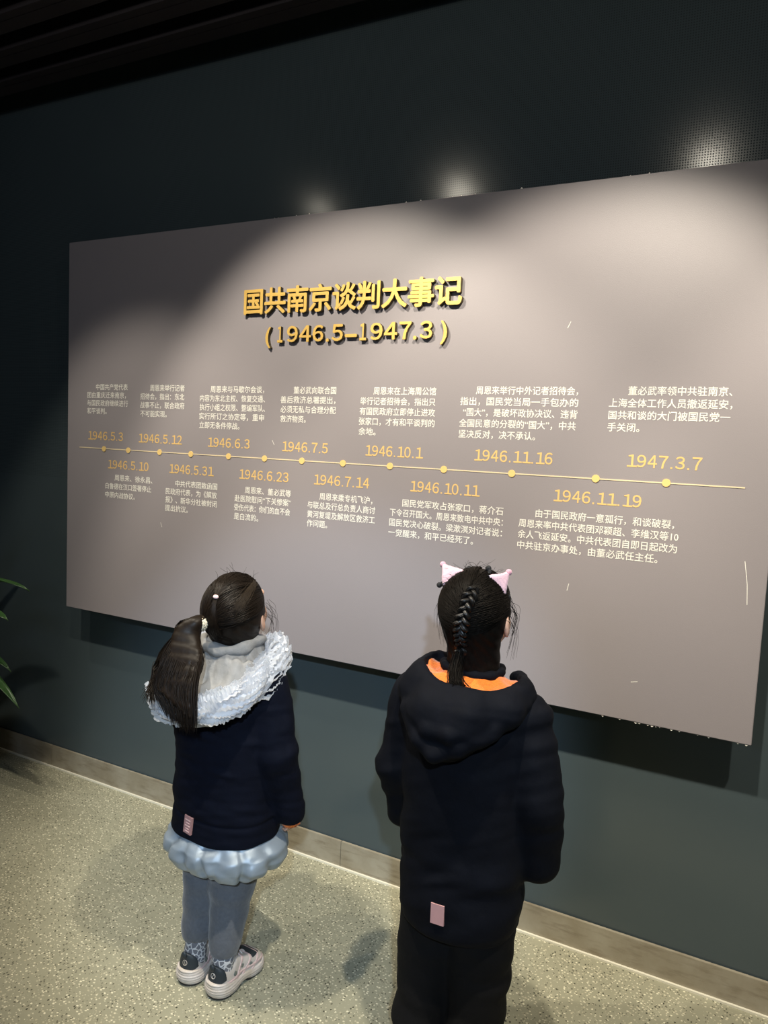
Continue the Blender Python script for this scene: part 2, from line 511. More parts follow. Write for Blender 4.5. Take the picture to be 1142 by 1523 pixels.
# subtitle: (1946.5-1947.3)
SUBW = []
letters('subtitle_character', '(1946.5-1947.3)', 0, 0, 1.8580, 0.0738, 0.022, 0.014, 3, 0.345, [
 (-1.5223, -1.5005), (-1.4728, -1.4510), (-1.4341, -1.3906), (-1.3846, -1.3381), (-1.3321, -1.2905), (-1.2806, -1.2687), (-1.2588, -1.2162),
 (-1.2093, -1.1647), (-1.1548, -1.1311), (-1.1162, -1.0726), (-1.0677, -1.0211), (-1.0152, -0.9736), (-0.9667, -0.9548), (-0.9449, -0.9033), (-0.8765, -0.8547)])

# little scratches on the board surface
sc_v, sc_f = [], []
for (xa, za, xb, zb) in ((-0.4893, 1.8714, -0.4972, 1.8536), (-0.4437, 1.1365, -0.4477, 1.1157), (-0.0020, 1.2514, 0.0079, 1.1930), (0.0079, 1.1930, 0.0119, 1.1395),
                         (-1.9927, 1.1722, -1.9848, 1.1543), (-1.4886, 1.5030, -1.4797, 1.4871), (-0.2555, 0.8849, -0.2377, 0.8889)):
    dx, dz = xb - xa, zb - za
    L = math.hypot(dx, dz); nx, nz = -dz / L * 0.0008, dx / L * 0.0008
    b0 = len(sc_v)
    sc_v += [(xa - nx, PY - 0.0005, za - nz), (xb - nx, PY - 0.0005, zb - nz), (xb + nx, PY - 0.0005, zb + nz), (xa + nx, PY - 0.0005, za + nz)]
    sc_f.append((b0, b0 + 1, b0 + 2, b0 + 3))
for _ in range(26):     # chipped edge of the board, top and bottom
    top = random.random() < 0.55
    x = random.uniform(-1.6, -0.1) if top else random.uniform(-0.35, 0.04)
    z = PZ1 if top else PZ0
    s = random.uniform(0.001, 0.004)
    b0 = len(sc_v)
    sc_v += [(x, PY - 0.0006, z - 0.0005), (x + s * 2, PY - 0.0006, z - 0.0005), (x + s, PY - 0.0006, z + (s if top else -s)), (x + s * .4, PY - 0.0006, z + (s if top else -s) * .6)]
    sc_f.append((b0, b0 + 1, b0 + 2, b0 + 3))
o = on_board(link('scratches', mesh_from(sc_v, sc_f), m_white)); o['kind'] = 'stuff'

# ================================================================== shape toolkit (signed fields -> smooth meshes)
def smin(a, b, k):
    if k <= 0:
        return np.minimum(a, b)
    h = np.maximum(k - np.abs(a - b), 0.0) / k
    return np.minimum(a, b) - h * h * k * 0.25

def smax(a, b, k):
    return -smin(-a, -b, k)

class Field:
    def __init__(self, lo, hi, h):
        self.h = h
        self.lo = np.array(lo, float)
        self.n = np.ceil((np.array(hi) - self.lo) / h).astype(int) + 1
        self.F = np.full(self.n, 0.12, np.float32)
    def _blk(self, bmin, bmax):
        a = np.clip(np.floor((np.array(bmin) - self.lo) / self.h).astype(int), 0, self.n)
        b = np.clip(np.ceil((np.array(bmax) - self.lo) / self.h).astype(int) + 1, 0, self.n)
        X = (self.lo[0] + self.h * np.arange(a[0], b[0]))[:, None, None].astype(np.float32)
        Y = (self.lo[1] + self.h * np.arange(a[1], b[1]))[None, :, None].astype(np.float32)
        Z = (self.lo[2] + self.h * np.arange(a[2], b[2]))[None, None, :].astype(np.float32)
        return tuple(slice(p, q) for p, q in zip(a, b)), X, Y, Z
    def put(self, fn, bmin, bmax, k=0.0, op='add'):
        s, X, Y, Z = self._blk(bmin, bmax)
        if self.F[s].size == 0:
            return self
        d = fn(X, Y, Z)
        if op == 'add':
            self.F[s] = smin(self.F[s], d, k)
        elif op == 'sub':
            self.F[s] = smax(self.F[s], -d, k)
        else:
            self.F[s] = smax(self.F[s], d, k)
        return self
    def ell(self, c, r, k=0.02, R=None, op='add'):
        c = np.array(c, float); r = np.array(r, float)
        m = r.max() + k + 3 * self.h
        def fn(X, Y, Z):
            x, y, z = X - c[0], Y - c[1], Z - c[2]
            if R is not None:
                x, y, z = (R[0][0] * x + R[0][1] * y + R[0][2] * z, R[1][0] * x + R[1][1] * y + R[1][2] * z, R[2][0] * x + R[2][1] * y + R[2][2] * z)
            k0 = np.sqrt((x / r[0]) ** 2 + (y / r[1]) ** 2 + (z / r[2]) ** 2)
            k1 = np.sqrt((x / r[0] ** 2) ** 2 + (y / r[1] ** 2) ** 2 + (z / r[2] ** 2) ** 2)
            return k0 * (k0 - 1.0) / np.maximum(k1, 1e-6)
        return self.put(fn, c - m, c + m, k, op)
    def cap(self, a, b, ra, rb, k=0.02, op='add'):
        a = np.array(a, float); b = np.array(b, float)
        m = max(ra, rb) + k + 3 * self.h
        ab = b - a
        L2 = max(float(ab @ ab), 1e-9)
        def fn(X, Y, Z):
            t = np.clip(((X - a[0]) * ab[0] + (Y - a[1]) * ab[1] + (Z - a[2]) * ab[2]) / L2, 0, 1)
            return np.sqrt((X - a[0] - t * ab[0]) ** 2 + (Y - a[1] - t * ab[1]) ** 2 + (Z - a[2] - t * ab[2]) ** 2) - (ra + (rb - ra) * t)
        return self.put(fn, np.minimum(a, b) - m, np.maximum(a, b) + m, k, op)
    def chain(self, pts, rad, k=0.01, k0=None):
        for i in range(len(pts) - 1):
            self.cap(pts[i], pts[i + 1], rad[i], rad[i + 1], k0 if (k0 is not None and i == 0) else k)
        return self
    def loft(self, zs, cx, cy, rx, ry, k=0.02, power=2.3, top=None, bot=None, mod=None, op='add'):
        """vertical lofted body through elliptical sections"""
        zs = np.array(zs, float)
        m = max(max(rx), max(ry)) + k + 4 * self.h
        def fn(X, Y, Z):
            a = np.interp(Z, zs, rx); b = np.interp(Z, zs, ry)
            x = X - np.interp(Z, zs, cx); y = Y - np.interp(Z, zs, cy)
            q = (np.abs(x / a) ** power + np.abs(y / b) ** power) ** (1.0 / power)
            d = (q - 1.0) * np.minimum(a, b)
            if mod is not None:
                d = d - mod(x, y, Z)
            return smax(smax(d, Z - zs[-1], 0.02), zs[0] - Z, 0.012)
        return self.put(fn, (min(cx) - m, min(cy) - m, zs[0] - k - 0.03), (max(cx) + m, max(cy) + m, zs[-1] + k + 0.03), k, op)
    def mesh(self):
        F = self.F
        S = F < 0
        n = F.shape
        cnt = np.zeros((n[0] - 1, n[1] - 1, n[2] - 1), np.int8)
        for i in (0, 1):
            for j in (0, 1):
                for k in (0, 1):
                    cnt += S[i:n[0] - 1 + i, j:n[1] - 1 + j, k:n[2] - 1 + k]
        act = np.argwhere((cnt > 0) & (cnt < 8))
        idx = np.full(cnt.shape, -1, np.int32)
        idx[act[:, 0], act[:, 1], act[:, 2]] = np.arange(len(act))
        corner = {}
        for i in (0, 1):
            for j in (0, 1):
                for k in (0, 1):
                    corner[(i, j, k)] = F[act[:, 0] + i, act[:, 1] + j, act[:, 2] + k]
        acc = np.zeros((len(act), 3)); w = np.zeros(len(act))
        for ax in range(3):
            for u in (0, 1):
                for v in (0, 1):
                    a = [0, 0, 0]; o1, o2 = [q for q in range(3) if q != ax]
                    a[o1], a[o2] = u, v
                    b = list(a); b[ax] = 1
                    fa, fb = corner[tuple(a)], corner[tuple(b)]
                    msk = (fa < 0) != (fb < 0)
                    t = np.where(msk, fa / np.where(np.abs(fa - fb) < 1e-9, 1, fa - fb), 0)
                    p = np.zeros((len(act), 3)) + np.array(a)
                    p[:, ax] = t
                    acc[msk] += p[msk]; w[msk] += 1
        V = (act + acc / w[:, None]) * self.h + self.lo
        Q = []
        for ax in range(3):
            o1, o2 = [(1, 2), (2, 0), (0, 1)][ax]
            sl0 = [slice(None)] * 3; sl1 = [slice(None)] * 3
            sl0[ax] = slice(0, n[ax] - 1); sl1[ax] = slice(1, n[ax])
            for q in (o1, o2):
                sl0[q] = slice(1, n[q] - 1); sl1[q] = slice(1, n[q] - 1)
            A, B = S[tuple(sl0)], S[tuple(sl1)]
            e = np.argwhere(A != B)
            if len(e) == 0:
                continue
            flip = A[e[:, 0], e[:, 1], e[:, 2]]
            e2 = e.copy(); e2[:, o1] += 1; e2[:, o2] += 1
            def cell(d1, d2):
                c = e2.copy(); c[:, o1] -= d1; c[:, o2] -= d2
                return idx[c[:, 0], c[:, 1], c[:, 2]]
            q = np.stack([cell(1, 1), cell(0, 1), cell(0, 0), cell(1, 0)], 1)
            q[~flip] = q[~flip][:, ::-1]
            Q.append(q)
        Q = np.concatenate(Q)
        Q = Q[(Q >= 0).all(1)]
        return V, Q

def vnormals(V, Q):
    a = V[Q[:, 2]] - V[Q[:, 0]]; b = V[Q[:, 3]] - V[Q[:, 1]]
    fn = np.cross(a, b)
    N = np.zeros_like(V)
    for i in range(4):
        np.add.at(N, Q[:, i], fn)
    return N / np.maximum(np.linalg.norm(N, axis=1, keepdims=True), 1e-12)

def wrinkle(V, Q, amp, freq=(30, 30, 18), seed=0, amp2=0.0):
    """cloth folds: displace along the normal with warped waves"""
    N = vnormals(V, Q)
    r = np.random.default_rng(seed)
    x, y, z = V.T
    d = np.zeros(len(V))
    for i in range(5):
        f = np.array(freq) * r.uniform(0.6, 1.7)
        ph = r.uniform(0, 6.28, 3)
        wx = 0.9 * np.sin(f[2] * 0.6 * z + 9 * y + ph[1])
        d += np.sin(f[0] * r.normal(0, .5) * x + f[1] * r.normal(0, .5) * y + f[2] * r.choice([-1, 1]) * z + wx * 1.7 + ph[0]) * np.sin(7 * x + 5 * z + ph[2])
    d = np.sign(d) * np.abs(d / 2.5) ** 1.2
    return V + N * (amp * d)[:, None]

def tubes(paths, radii, sides=3):
    """many thin tubes in one mesh. paths (n,m,3), radii (m,) or (n,m)"""
    P = np.asarray(paths, float)
    n, m, _ = P.shape
    T = np.gradient(P, axis=1)
    T /= np.maximum(np.linalg.norm(T, axis=2, keepdims=True), 1e-9)
    ref = np.array([0.31, 0.53, 0.79])
    A = np.cross(T, ref); A /= np.maximum(np.linalg.norm(A, axis=2, keepdims=True), 1e-9)
    B = np.cross(T, A)
    Rr = np.broadcast_to(np.asarray(radii, float), (n, m))
    V = []
    for s in range(sides):
        an = 2 * math.pi * s / sides
        V.append(P + (A * math.cos(an) + B * math.sin(an)) * Rr[:, :, None])
    V = np.stack(V, 2).reshape(-1, 3)
    i = np.arange(n)[:, None, None] * m * sides
    j = np.arange(m - 1)[None, :, None] * sides
    k = np.arange(sides)[None, None, :]
    k2 = (k + 1) % sides
    a = i + j + k; b = i + j + k2; c = i + j + sides + k2; d = i + j + sides + k
    Q = np.stack([a, b, c, d], -1).reshape(-1, 4)
    return V, Q

def join_vq(*vq):
    VV, QQ, n = [], [], 0
    for V, Q in vq:
        VV.append(V); QQ.append(np.asarray(Q) + n); n += len(V)
    return np.concatenate(VV), np.concatenate(QQ)

def sheet(P, thick=0.0):
    """grid of points (a,b,3) -> quads"""
    a, b, _ = P.shape
    i = np.arange(a - 1)[:, None] * b + np.arange(b - 1)[None, :]
    Q = np.stack([i, i + 1, i + b + 1, i + b], -1).reshape(-1, 4)
    return P.reshape(-1, 3), Q

def rot(axis, deg):
    return np.array(Matrix.Rotation(math.radians(deg), 3, axis))

def spline(pts, n):
    """Catmull-Rom through points -> (n,3)"""
    P = np.array(pts, float)
    P = np.vstack([2 * P[0] - P[1], P, 2 * P[-1] - P[-2]])
    k = len(P) - 3
    t = np.linspace(0, k - 1e-9, n)
    i = t.astype(int); f = (t - i)[:, None]
    p0, p1, p2, p3 = P[i], P[i + 1], P[i + 2], P[i + 3]
    return 0.5 * ((2 * p1) + (-p0 + p2) * f + (2 * p0 - 5 * p1 + 4 * p2 - p3) * f ** 2 + (-p0 + 3 * p1 - 3 * p2 + p3) * f ** 3)

# ------------------------------------------------------------------ materials of the people
m_skin = mat('skin', (0.60, 0.36, 0.25), 0.5, spec=0.35)
bsdf(m_skin).inputs['Subsurface Weight'].default_value = 0.15
bsdf(m_skin).inputs['Subsurface Radius'].default_value = (0.02, 0.008, 0.004)
ln(m_skin, mix_col(m_skin, noise(m_skin, 30, 3), (0.56, 0.33, 0.23), (0.64, 0.40, 0.29)), bsdf(m_skin).inputs['Base Color'])
m_lip = mat('lips', (0.50, 0.18, 0.15), 0.45)
m_eye = mat('eye_white', (0.75, 0.73, 0.70), 0.2)
m_iris = mat('dark_iris', (0.02, 0.012, 0.008), 0.15)
def hair_mat(name, a, b, sp=0.12):
    m = mat(name, a, 0.40, spec=sp)
    n = noise(m, 160, 2)
    ln(m, mix_col(m, n, a, b), bsdf(m).inputs['Base Color'])
    return m
m_hair1 = hair_mat('dark_brown_hair', (0.006, 0.0042, 0.003), (0.018, 0.012, 0.008))
m_hairlt = hair_mat('lighter_brown_hair', (0.014, 0.010, 0.007), (0.045, 0.032, 0.021))

m_hair2 = hair_mat('black_hair', (0.0045, 0.0038, 0.0032), (0.012, 0.0095, 0.0075), 0.03)
m_braid = hair_mat('glossy_black_braid', (0.0045, 0.0038, 0.0032), (0.016, 0.013, 0.011), 0.4)
m_navy = cloth('navy_padded_cloth', (0.0036, 0.0050, 0.0120), 0.8, 45, 0.35, var=0.12, spec=0.12)
m_navy2 = cloth('black_navy_cloth', (0.0022, 0.0028, 0.0054), 0.8, 45, 0.35, var=0.12, spec=0.12)
m_orange = cloth('orange_fleece', (0.72, 0.165, 0.014), 0.9, 240, 0.5, sheen=0.3)
m_greyhood = cloth('silver_grey_lining', (0.25, 0.248, 0.245), 0.55, 34, 0.9, var=0.16)
m_silver = mat('silvery_blue_quilt', (0.34, 0.40, 0.46), 0.38, metal=0.25, spec=0.5)
add_bump(m_silver, noise(m_silver, 700, 2), 0.25, 0.002)
m_pants1 = cloth('grey_blue_trousers', (0.115, 0.125, 0.145), 0.9, 120, 0.35, sheen=0.3, var=0.1)
m_pants2 = cloth('black_trousers', (0.0030, 0.0029, 0.0034), 0.9, 80, 0.3, var=0.1, spec=0.2)
m_tulle = mat('white_tulle', (0.78, 0.80, 0.84), 1.0, spec=0.0)
_out = [q for q in m_tulle.node_tree.nodes if q.type == 'OUTPUT_MATERIAL'][0]
_tr = nd(m_tulle, 'ShaderNodeBsdfTranslucent', Color=(0.78, 0.80, 0.84, 1))
_tp = m_tulle.node_tree.nodes.new('ShaderNodeBsdfTransparent')
_m1 = nd(m_tulle, 'ShaderNodeMixShader', Fac=0.45)
_m2 = nd(m_tulle, 'ShaderNodeMixShader', Fac=0.16)
ln(m_tulle, bsdf(m_tulle).outputs[0], _m1.inputs[1]); ln(m_tulle, _tr.outputs[0], _m1.inputs[2])
ln(m_tulle, _m1.outputs[0], _m2.inputs[1]); ln(m_tulle, _tp.outputs[0], _m2.inputs[2])
ln(m_tulle, _m2.outputs[0], _out.inputs[0])
m_tulleroll = mat('white_tulle_core', (0.60, 0.62, 0.66), 1.0, spec=0.0)
m_pinktag = mat('pink_tag', (0.50, 0.27, 0.26), 0.5, spec=0.5)
m_pinkline = mat('pink_tag_print', (0.80, 0.55, 0.52), 0.5)
m_pinkclip = cloth('pale_pink_satin', (0.56, 0.37, 0.43), 0.5, 300, 0.2, sheen=0.3, var=0.06)
m_pinkball = cloth('pink_pompom', (0.60, 0.30, 0.37), 0.9, 400, 0.5, sheen=0.5)
m_lace = mat('black_lace', (0.008, 0.008, 0.009), 0.8)
m_wire = mat('bright_clip_metal', (0.75, 0.75, 0.75), 0.25, metal=1.0)
m_tie = cloth('cream_hair_tie', (0.72, 0.66, 0.50), 0.9, 400, 0.8)
m_band = mat('pink_hair_band', (0.85, 0.62, 0.62), 0.6)
m_sock = mat('grey_sock', (0.2, 0.2, 0.22), 0.9)
sv = nd(m_sock, 'ShaderNodeTexVoronoi', Scale=75.0)
sv.feature = 'DISTANCE_TO_EDGE'
ln(m_sock, coords(m_sock), sv.inputs['Vector'])
ln(m_sock, mix_col(m_sock, math_(m_sock, 'LESS_THAN', sv.outputs['Distance'], 0.09), (0.16, 0.165, 0.19), (0.62, 0.62, 0.64)), bsdf(m_sock).inputs['Base Color'])
m_sole = mat('off_white_sole', (0.62, 0.57, 0.52), 0.5)
ln(m_sole, mix_col(m_sole, ramp(m_sole, noise(m_sole, 22, 5), [(0.4, 0.0), (0.75, 1.0)]), (0.66, 0.60, 0.56), (0.45, 0.38, 0.30)), bsdf(m_sole).inputs['Base Color'])
m_rubber = mat('dark_outsole', (0.03, 0.025, 0.02), 0.7)
m_shoe = mat('pale_shoe_leather', (0.55, 0.50, 0.46), 0.45)
m_shoepink = mat('pale_pink_overlay', (0.60, 0.45, 0.43), 0.45)
m_shoegreen = mat('grey_green_mesh', (0.16, 0.18, 0.16), 0.7)
m_shoedark = mat('dark_navy_counter', (0.018, 0.026, 0.034), 0.55)

# ------------------------------------------------------------------ person builder
def hand_prims(Fd, wrist, fwd, palm_n, side, curl=0.5, s=1.0):
    """palm, four unequal bent fingers and a thumb; fwd = towards the fingertips, palm_n = palm side"""
    fwd = np.array(fwd, float); fwd /= np.linalg.norm(fwd)
    pn = np.array(palm_n, float); pn -= fwd * (pn @ fwd); pn /= np.linalg.norm(pn)
    sd = np.cross(fwd, pn) * side
    w = np.array(wrist, float)
    for q in (-1, 0, 1):
        Fd.cap(w + fwd * .006 + sd * q * .008 * s, w + fwd * .040 * s + sd * q * .0145 * s, .0105 * s, .0095 * s, 0.008)
    for q, Lf in zip((-1.5, -0.5, 0.5, 1.5), (0.030, 0.036, 0.039, 0.035)):
        p = w + fwd * (.044 - abs(q) * .002) * s + sd * q * .0122 * s
        d = fwd.copy()
        rad = .0062 * s if q > -1 else .0056 * s
        for seg in range(3):
            a = math.radians(14 + 34 * curl * (seg + 0.6))
            d2 = fwd * math.cos(a * (0.5 + seg * 0.5)) + pn * math.sin(a * (0.5 + seg * 0.5))
            q2 = p + d2 * Lf * s * (0.46, 0.32, 0.26)[seg]
            Fd.cap(p, q2, rad, rad * 0.93, 0.0015)
            p = q2; rad *= 0.93
    t0 = w + fwd * .010 * s + sd * .013 * s
    t1 = t0 + (fwd * .55 + sd * .75 + pn * .25) * .020 * s
    t2 = t1 + (fwd * .85 + sd * .30 + pn * .40) * .019 * s
    t3 = t2 + (fwd * .90 + sd * .02 + pn * .45) * .014 * s
    Fd.cap(t0, t1, .0095 * s, .0078 * s, .006); Fd.cap(t1, t2, .0076 * s, .0068 * s, .002); Fd.cap(t2, t3, .0068 * s, .0058 * s, .002)

class Head:
    def __init__(self, c, pitch, yaw, roll=0, s=1.0):
        # local head axes: x right, y forward, z up
        self.R = rot('Z', yaw) @ rot('Y', roll) @ rot('X', pitch)
        self.c = np.array(c, float); self.s = s
        self.Ri = self.R.T
    def w(self, p):
        return self.c + self.R @ (np.array(p, float) * self.s)
    def W(self, P):
        return self.c + (np.asarray(P) * self.s) @ self.R.T

def build_body(sp, parent):
    H = sp['head']; s = H.s
    Fd = Field((-.30, -.26, -.01), (.30, .26, sp['top'] + .03), 0.0032)
    RR = H.Ri
    e = lambda c, r, k=.02, op='add', R=None: Fd.ell(H.w(c), np.array(r) * s, k, RR if R is None else R, op)
    # skull, face
    e((0, -.012, .022), (.070, .084, .078))
    e((0, .016, -.022), (.058, .064, .080), .03)
    e((0, .050, -.078), (.024, .024, .020), .03)
    for q in (-1, 1):
        e((q * .030, .046, -.038), (.026, .028, .028), .02)
        e((q * .029, .080, .001), (.013, .010, .008), .012, 'sub')
        e((q * .030, .057, .002), (.013, .0125, .012), .008)
        e((q * .028, .068, .022), (.020, .009, .008), .018)
        er = (rot('Z', q * 22) @ rot('X', -8)).T @ RR
        e((q * .072, -.008, -.012), (.008, .019, .029), .006, 'add', er)
        e((q * .079, -.005, -.008), (.005, .011, .017), .004, 'sub', er)
    Fd.cap(H.w((0, .074, .000)), H.w((0, .084, -.021)), .0055 * s, .0080 * s, .014)
    for q in (-1, 1):
        Fd.ell(H.w((q * .008, .078, -.024)), np.array((.007, .008, .006)) * s, .006, RR)
    e((0, .074, -.046), (.019, .010, .010), .012)
    e((0, .084, -.046), (.016, .004, .0012), .003, 'sub')
    # neck, trunk
    Fd.cap(H.w((0, -.018, -.05)), sp['neck'], .040 * s, .042, .03)
    Fd.loft(*sp['trunk'], k=.04, power=2.1)
    for side in ('armR', 'armL'):
        J = sp[side]
        Fd.chain(J[:3], (.036, .028, .019), .02, .05)
    Fd.put(lambda X, Y, Z: X * 0 + Y * 0 + Z * 0 + 0.2, (-.3, -.26, 0), (-.299, -.259, .01))
    hand_prims(Fd, sp['armR'][2], *sp['handR'], 1, sp['curl'][0], sp['hs'])
    hand_prims(Fd, sp['armL'][2], *sp['handL'], -1, sp['curl'][1], sp['hs'])
    for L in (sp['legL'], sp['legR']):
        Fd.chain([L[0], L[1], L[2]], (.058, .040, .027), .02, .04)
        a = np.array(L[2]); t = np.array(L[3])
        Fd.cap(a + (0, -.012, -.022), a * .35 + t * .65 + np.array((0, 0, -.004)), .022, .019, .02)
        Fd.cap(a * .35 + t * .65, t, .021, .014, .01)
    V, Q = Fd.mesh()
    link('body', mesh_np(V, Q), m_skin, parent)
    for q in (-1, 1):
        E = Field(H.w((q * .030, .060, .001)) - .02, H.w((q * .030, .060, .001)) + .02, .0012)
        E.ell(H.w((q * .030, .0600, .001)), np.array((.0135, .0125, .0075)) * s, 0, RR)
        V, Q = E.mesh()
        ey = link('eye', mesh_np(V, Q), m_eye, parent)
        E = Field(H.w((q * .030, .070, .001)) - .012, H.w((q * .030, .070, .001)) + .012, .0008)
        E.ell(H.w((q * .030, .0712, .001)), np.array((.0058, .0022, .0058)) * s, 0, RR)
        V, Q = E.mesh()
        link('iris', mesh_np(V, Q), m_iris, ey)
    E = Field(H.w((0, .082, -.046)) - .03, H.w((0, .082, -.046)) + .03, .0011)
    E.ell(H.w((0, .0805, -.0425)), np.array((.0150, .0045, .0030)) * s, .001, RR)
    E.ell(H.w((0, .0800, -.0495)), np.array((.0135, .0045, .0034)) * s, .001, RR)
    V, Q = E.mesh()
    link('lips', mesh_np(V, Q), m_lip, parent)

# scalp ellipsoid in head space
SC, SR = np.array((0, -.015, .022)), np.array((.0785, .0935, .0860))
def scalp(d, lift=1.0):
    d = np.asarray(d, float)
    d = d / np.linalg.norm(d, axis=-1, keepdims=True)
    return SC + d * SR * np.asarray(lift)[..., None] if np.ndim(lift) else SC + d * SR * lift

def hair_cap(H, nape=.045, low=.088):
    s = H.s
    Fd = Field(H.c - .135 * s, H.c + .135 * s, .0028)
    def fn(X, Y, Z):
        x, y, z = X - H.c[0], Y - H.c[1], Z - H.c[2]
        R = H.Ri / s
        lx = R[0][0] * x + R[0][1] * y + R[0][2] * z
        ly = R[1][0] * x + R[1][1] * y + R[1][2] * z
        lz = R[2][0] * x + R[2][1] * y + R[2][2] * z
        ex, ey, ez = lx / SR[0], (ly - SC[1]) / SR[1], (lz - SC[2]) / SR[2]
        q = np.sqrt(ex ** 2 + ey ** 2 + ez ** 2)
        d = (q - 0.985) * .078
        # nape part narrows
        neck = np.sqrt((lx / .060) ** 2 + ((ly + .028) / .062) ** 2) - 1
        d2 = smax(neck * .05, np.abs(lz + nape) - nape, .02)
        d = smin(d, d2, .03)
        yf = np.interp(lz, (-.13, -.10, -.055, -.03, .0, .035, .055, .075, .12), (.004, .000, -.010, -.014, .012, .040, .066, .10, .2))
        d = smax(d, (ly - yf) * .8, .006)
        d = smax(d, -(lz + low), .01)
        # uneven surface of combed hair
        return (d - .0012 * np.sin(lx * 260 + lz * 60) * np.sin(ly * 90 + lz * 120)) * s
    Fd.put(fn, H.c - .14 * s, H.c + .14 * s, 0)
    V, Q = Fd.mesh()
    return V, Q

def slerp(a, b, t):
    a = a / np.linalg.norm(a, axis=-1, keepdims=True); b = b / np.linalg.norm(b, axis=-1, keepdims=True)
    om = np.arccos(np.clip((a * b).sum(-1, keepdims=True), -.9999, .9999))
    return (np.sin((1 - t) * om) * a + np.sin(t * om) * b) / np.sin(om)

def combed(H, starts, target, n=12, lift=(1.0, 1.04), end_pts=None, jit=.02):
    """strands lying on the scalp from start directions to a gathering direction"""
    S = np.asarray(starts, float)
    k = len(S)
    T = np.asarray(target, float)
    if T.ndim == 1:
        T = np.broadcast_to(T, S.shape)
    T = T + rng.normal(0, jit, S.shape)
    out = []
    lf = rng.uniform(lift[0], lift[1], k)
    for j in range(n):
        t = j / (n - 1)
        d = slerp(S, T, t * .999)
        l = lf + .012 * math.sin(math.pi * t) - (.02 * (1 - t) ** 6)
        out.append(scalp(d, l))
    P = np.stack(out, 1)
    return H.W(P)

def tag(parent, c, nrm, up, w, h, name='woven_tag'):
    c = np.array(c, float); n = np.array(nrm, float); n /= np.linalg.norm(n)
    u = np.array(up, float); u -= n * (u @ n); u /= np.linalg.norm(u)
    r = np.cross(u, n)
    def pl(a0, a1, b0, b1, off, th):
        V = []
        for o in (off, off - th):
            for a, b in ((a0, b0), (a1, b0), (a1, b1), (a0, b1)):
                V.append(c + r * a + u * b + n * o)
        return V, [(0, 1, 2, 3), (4, 7, 6, 5), (0, 4, 5, 1), (1, 5, 6, 2), (2, 6, 7, 3), (3, 7, 4, 0)]
    V, Fs = pl(-w / 2, w / 2, -h / 2, h / 2, .0025, .006)
    return link(name, mesh_from(V, Fs), m_pinktag, parent), pl

def sleeve(Fd, J, r, k=.03, puff=0.0):
    a, b, c = [np.array(q, float) for q in J[:3]]
    Fd.cap(a, b, r[0], r[1], k)
    Fd.cap(b, c, r[1], r[2], .02)

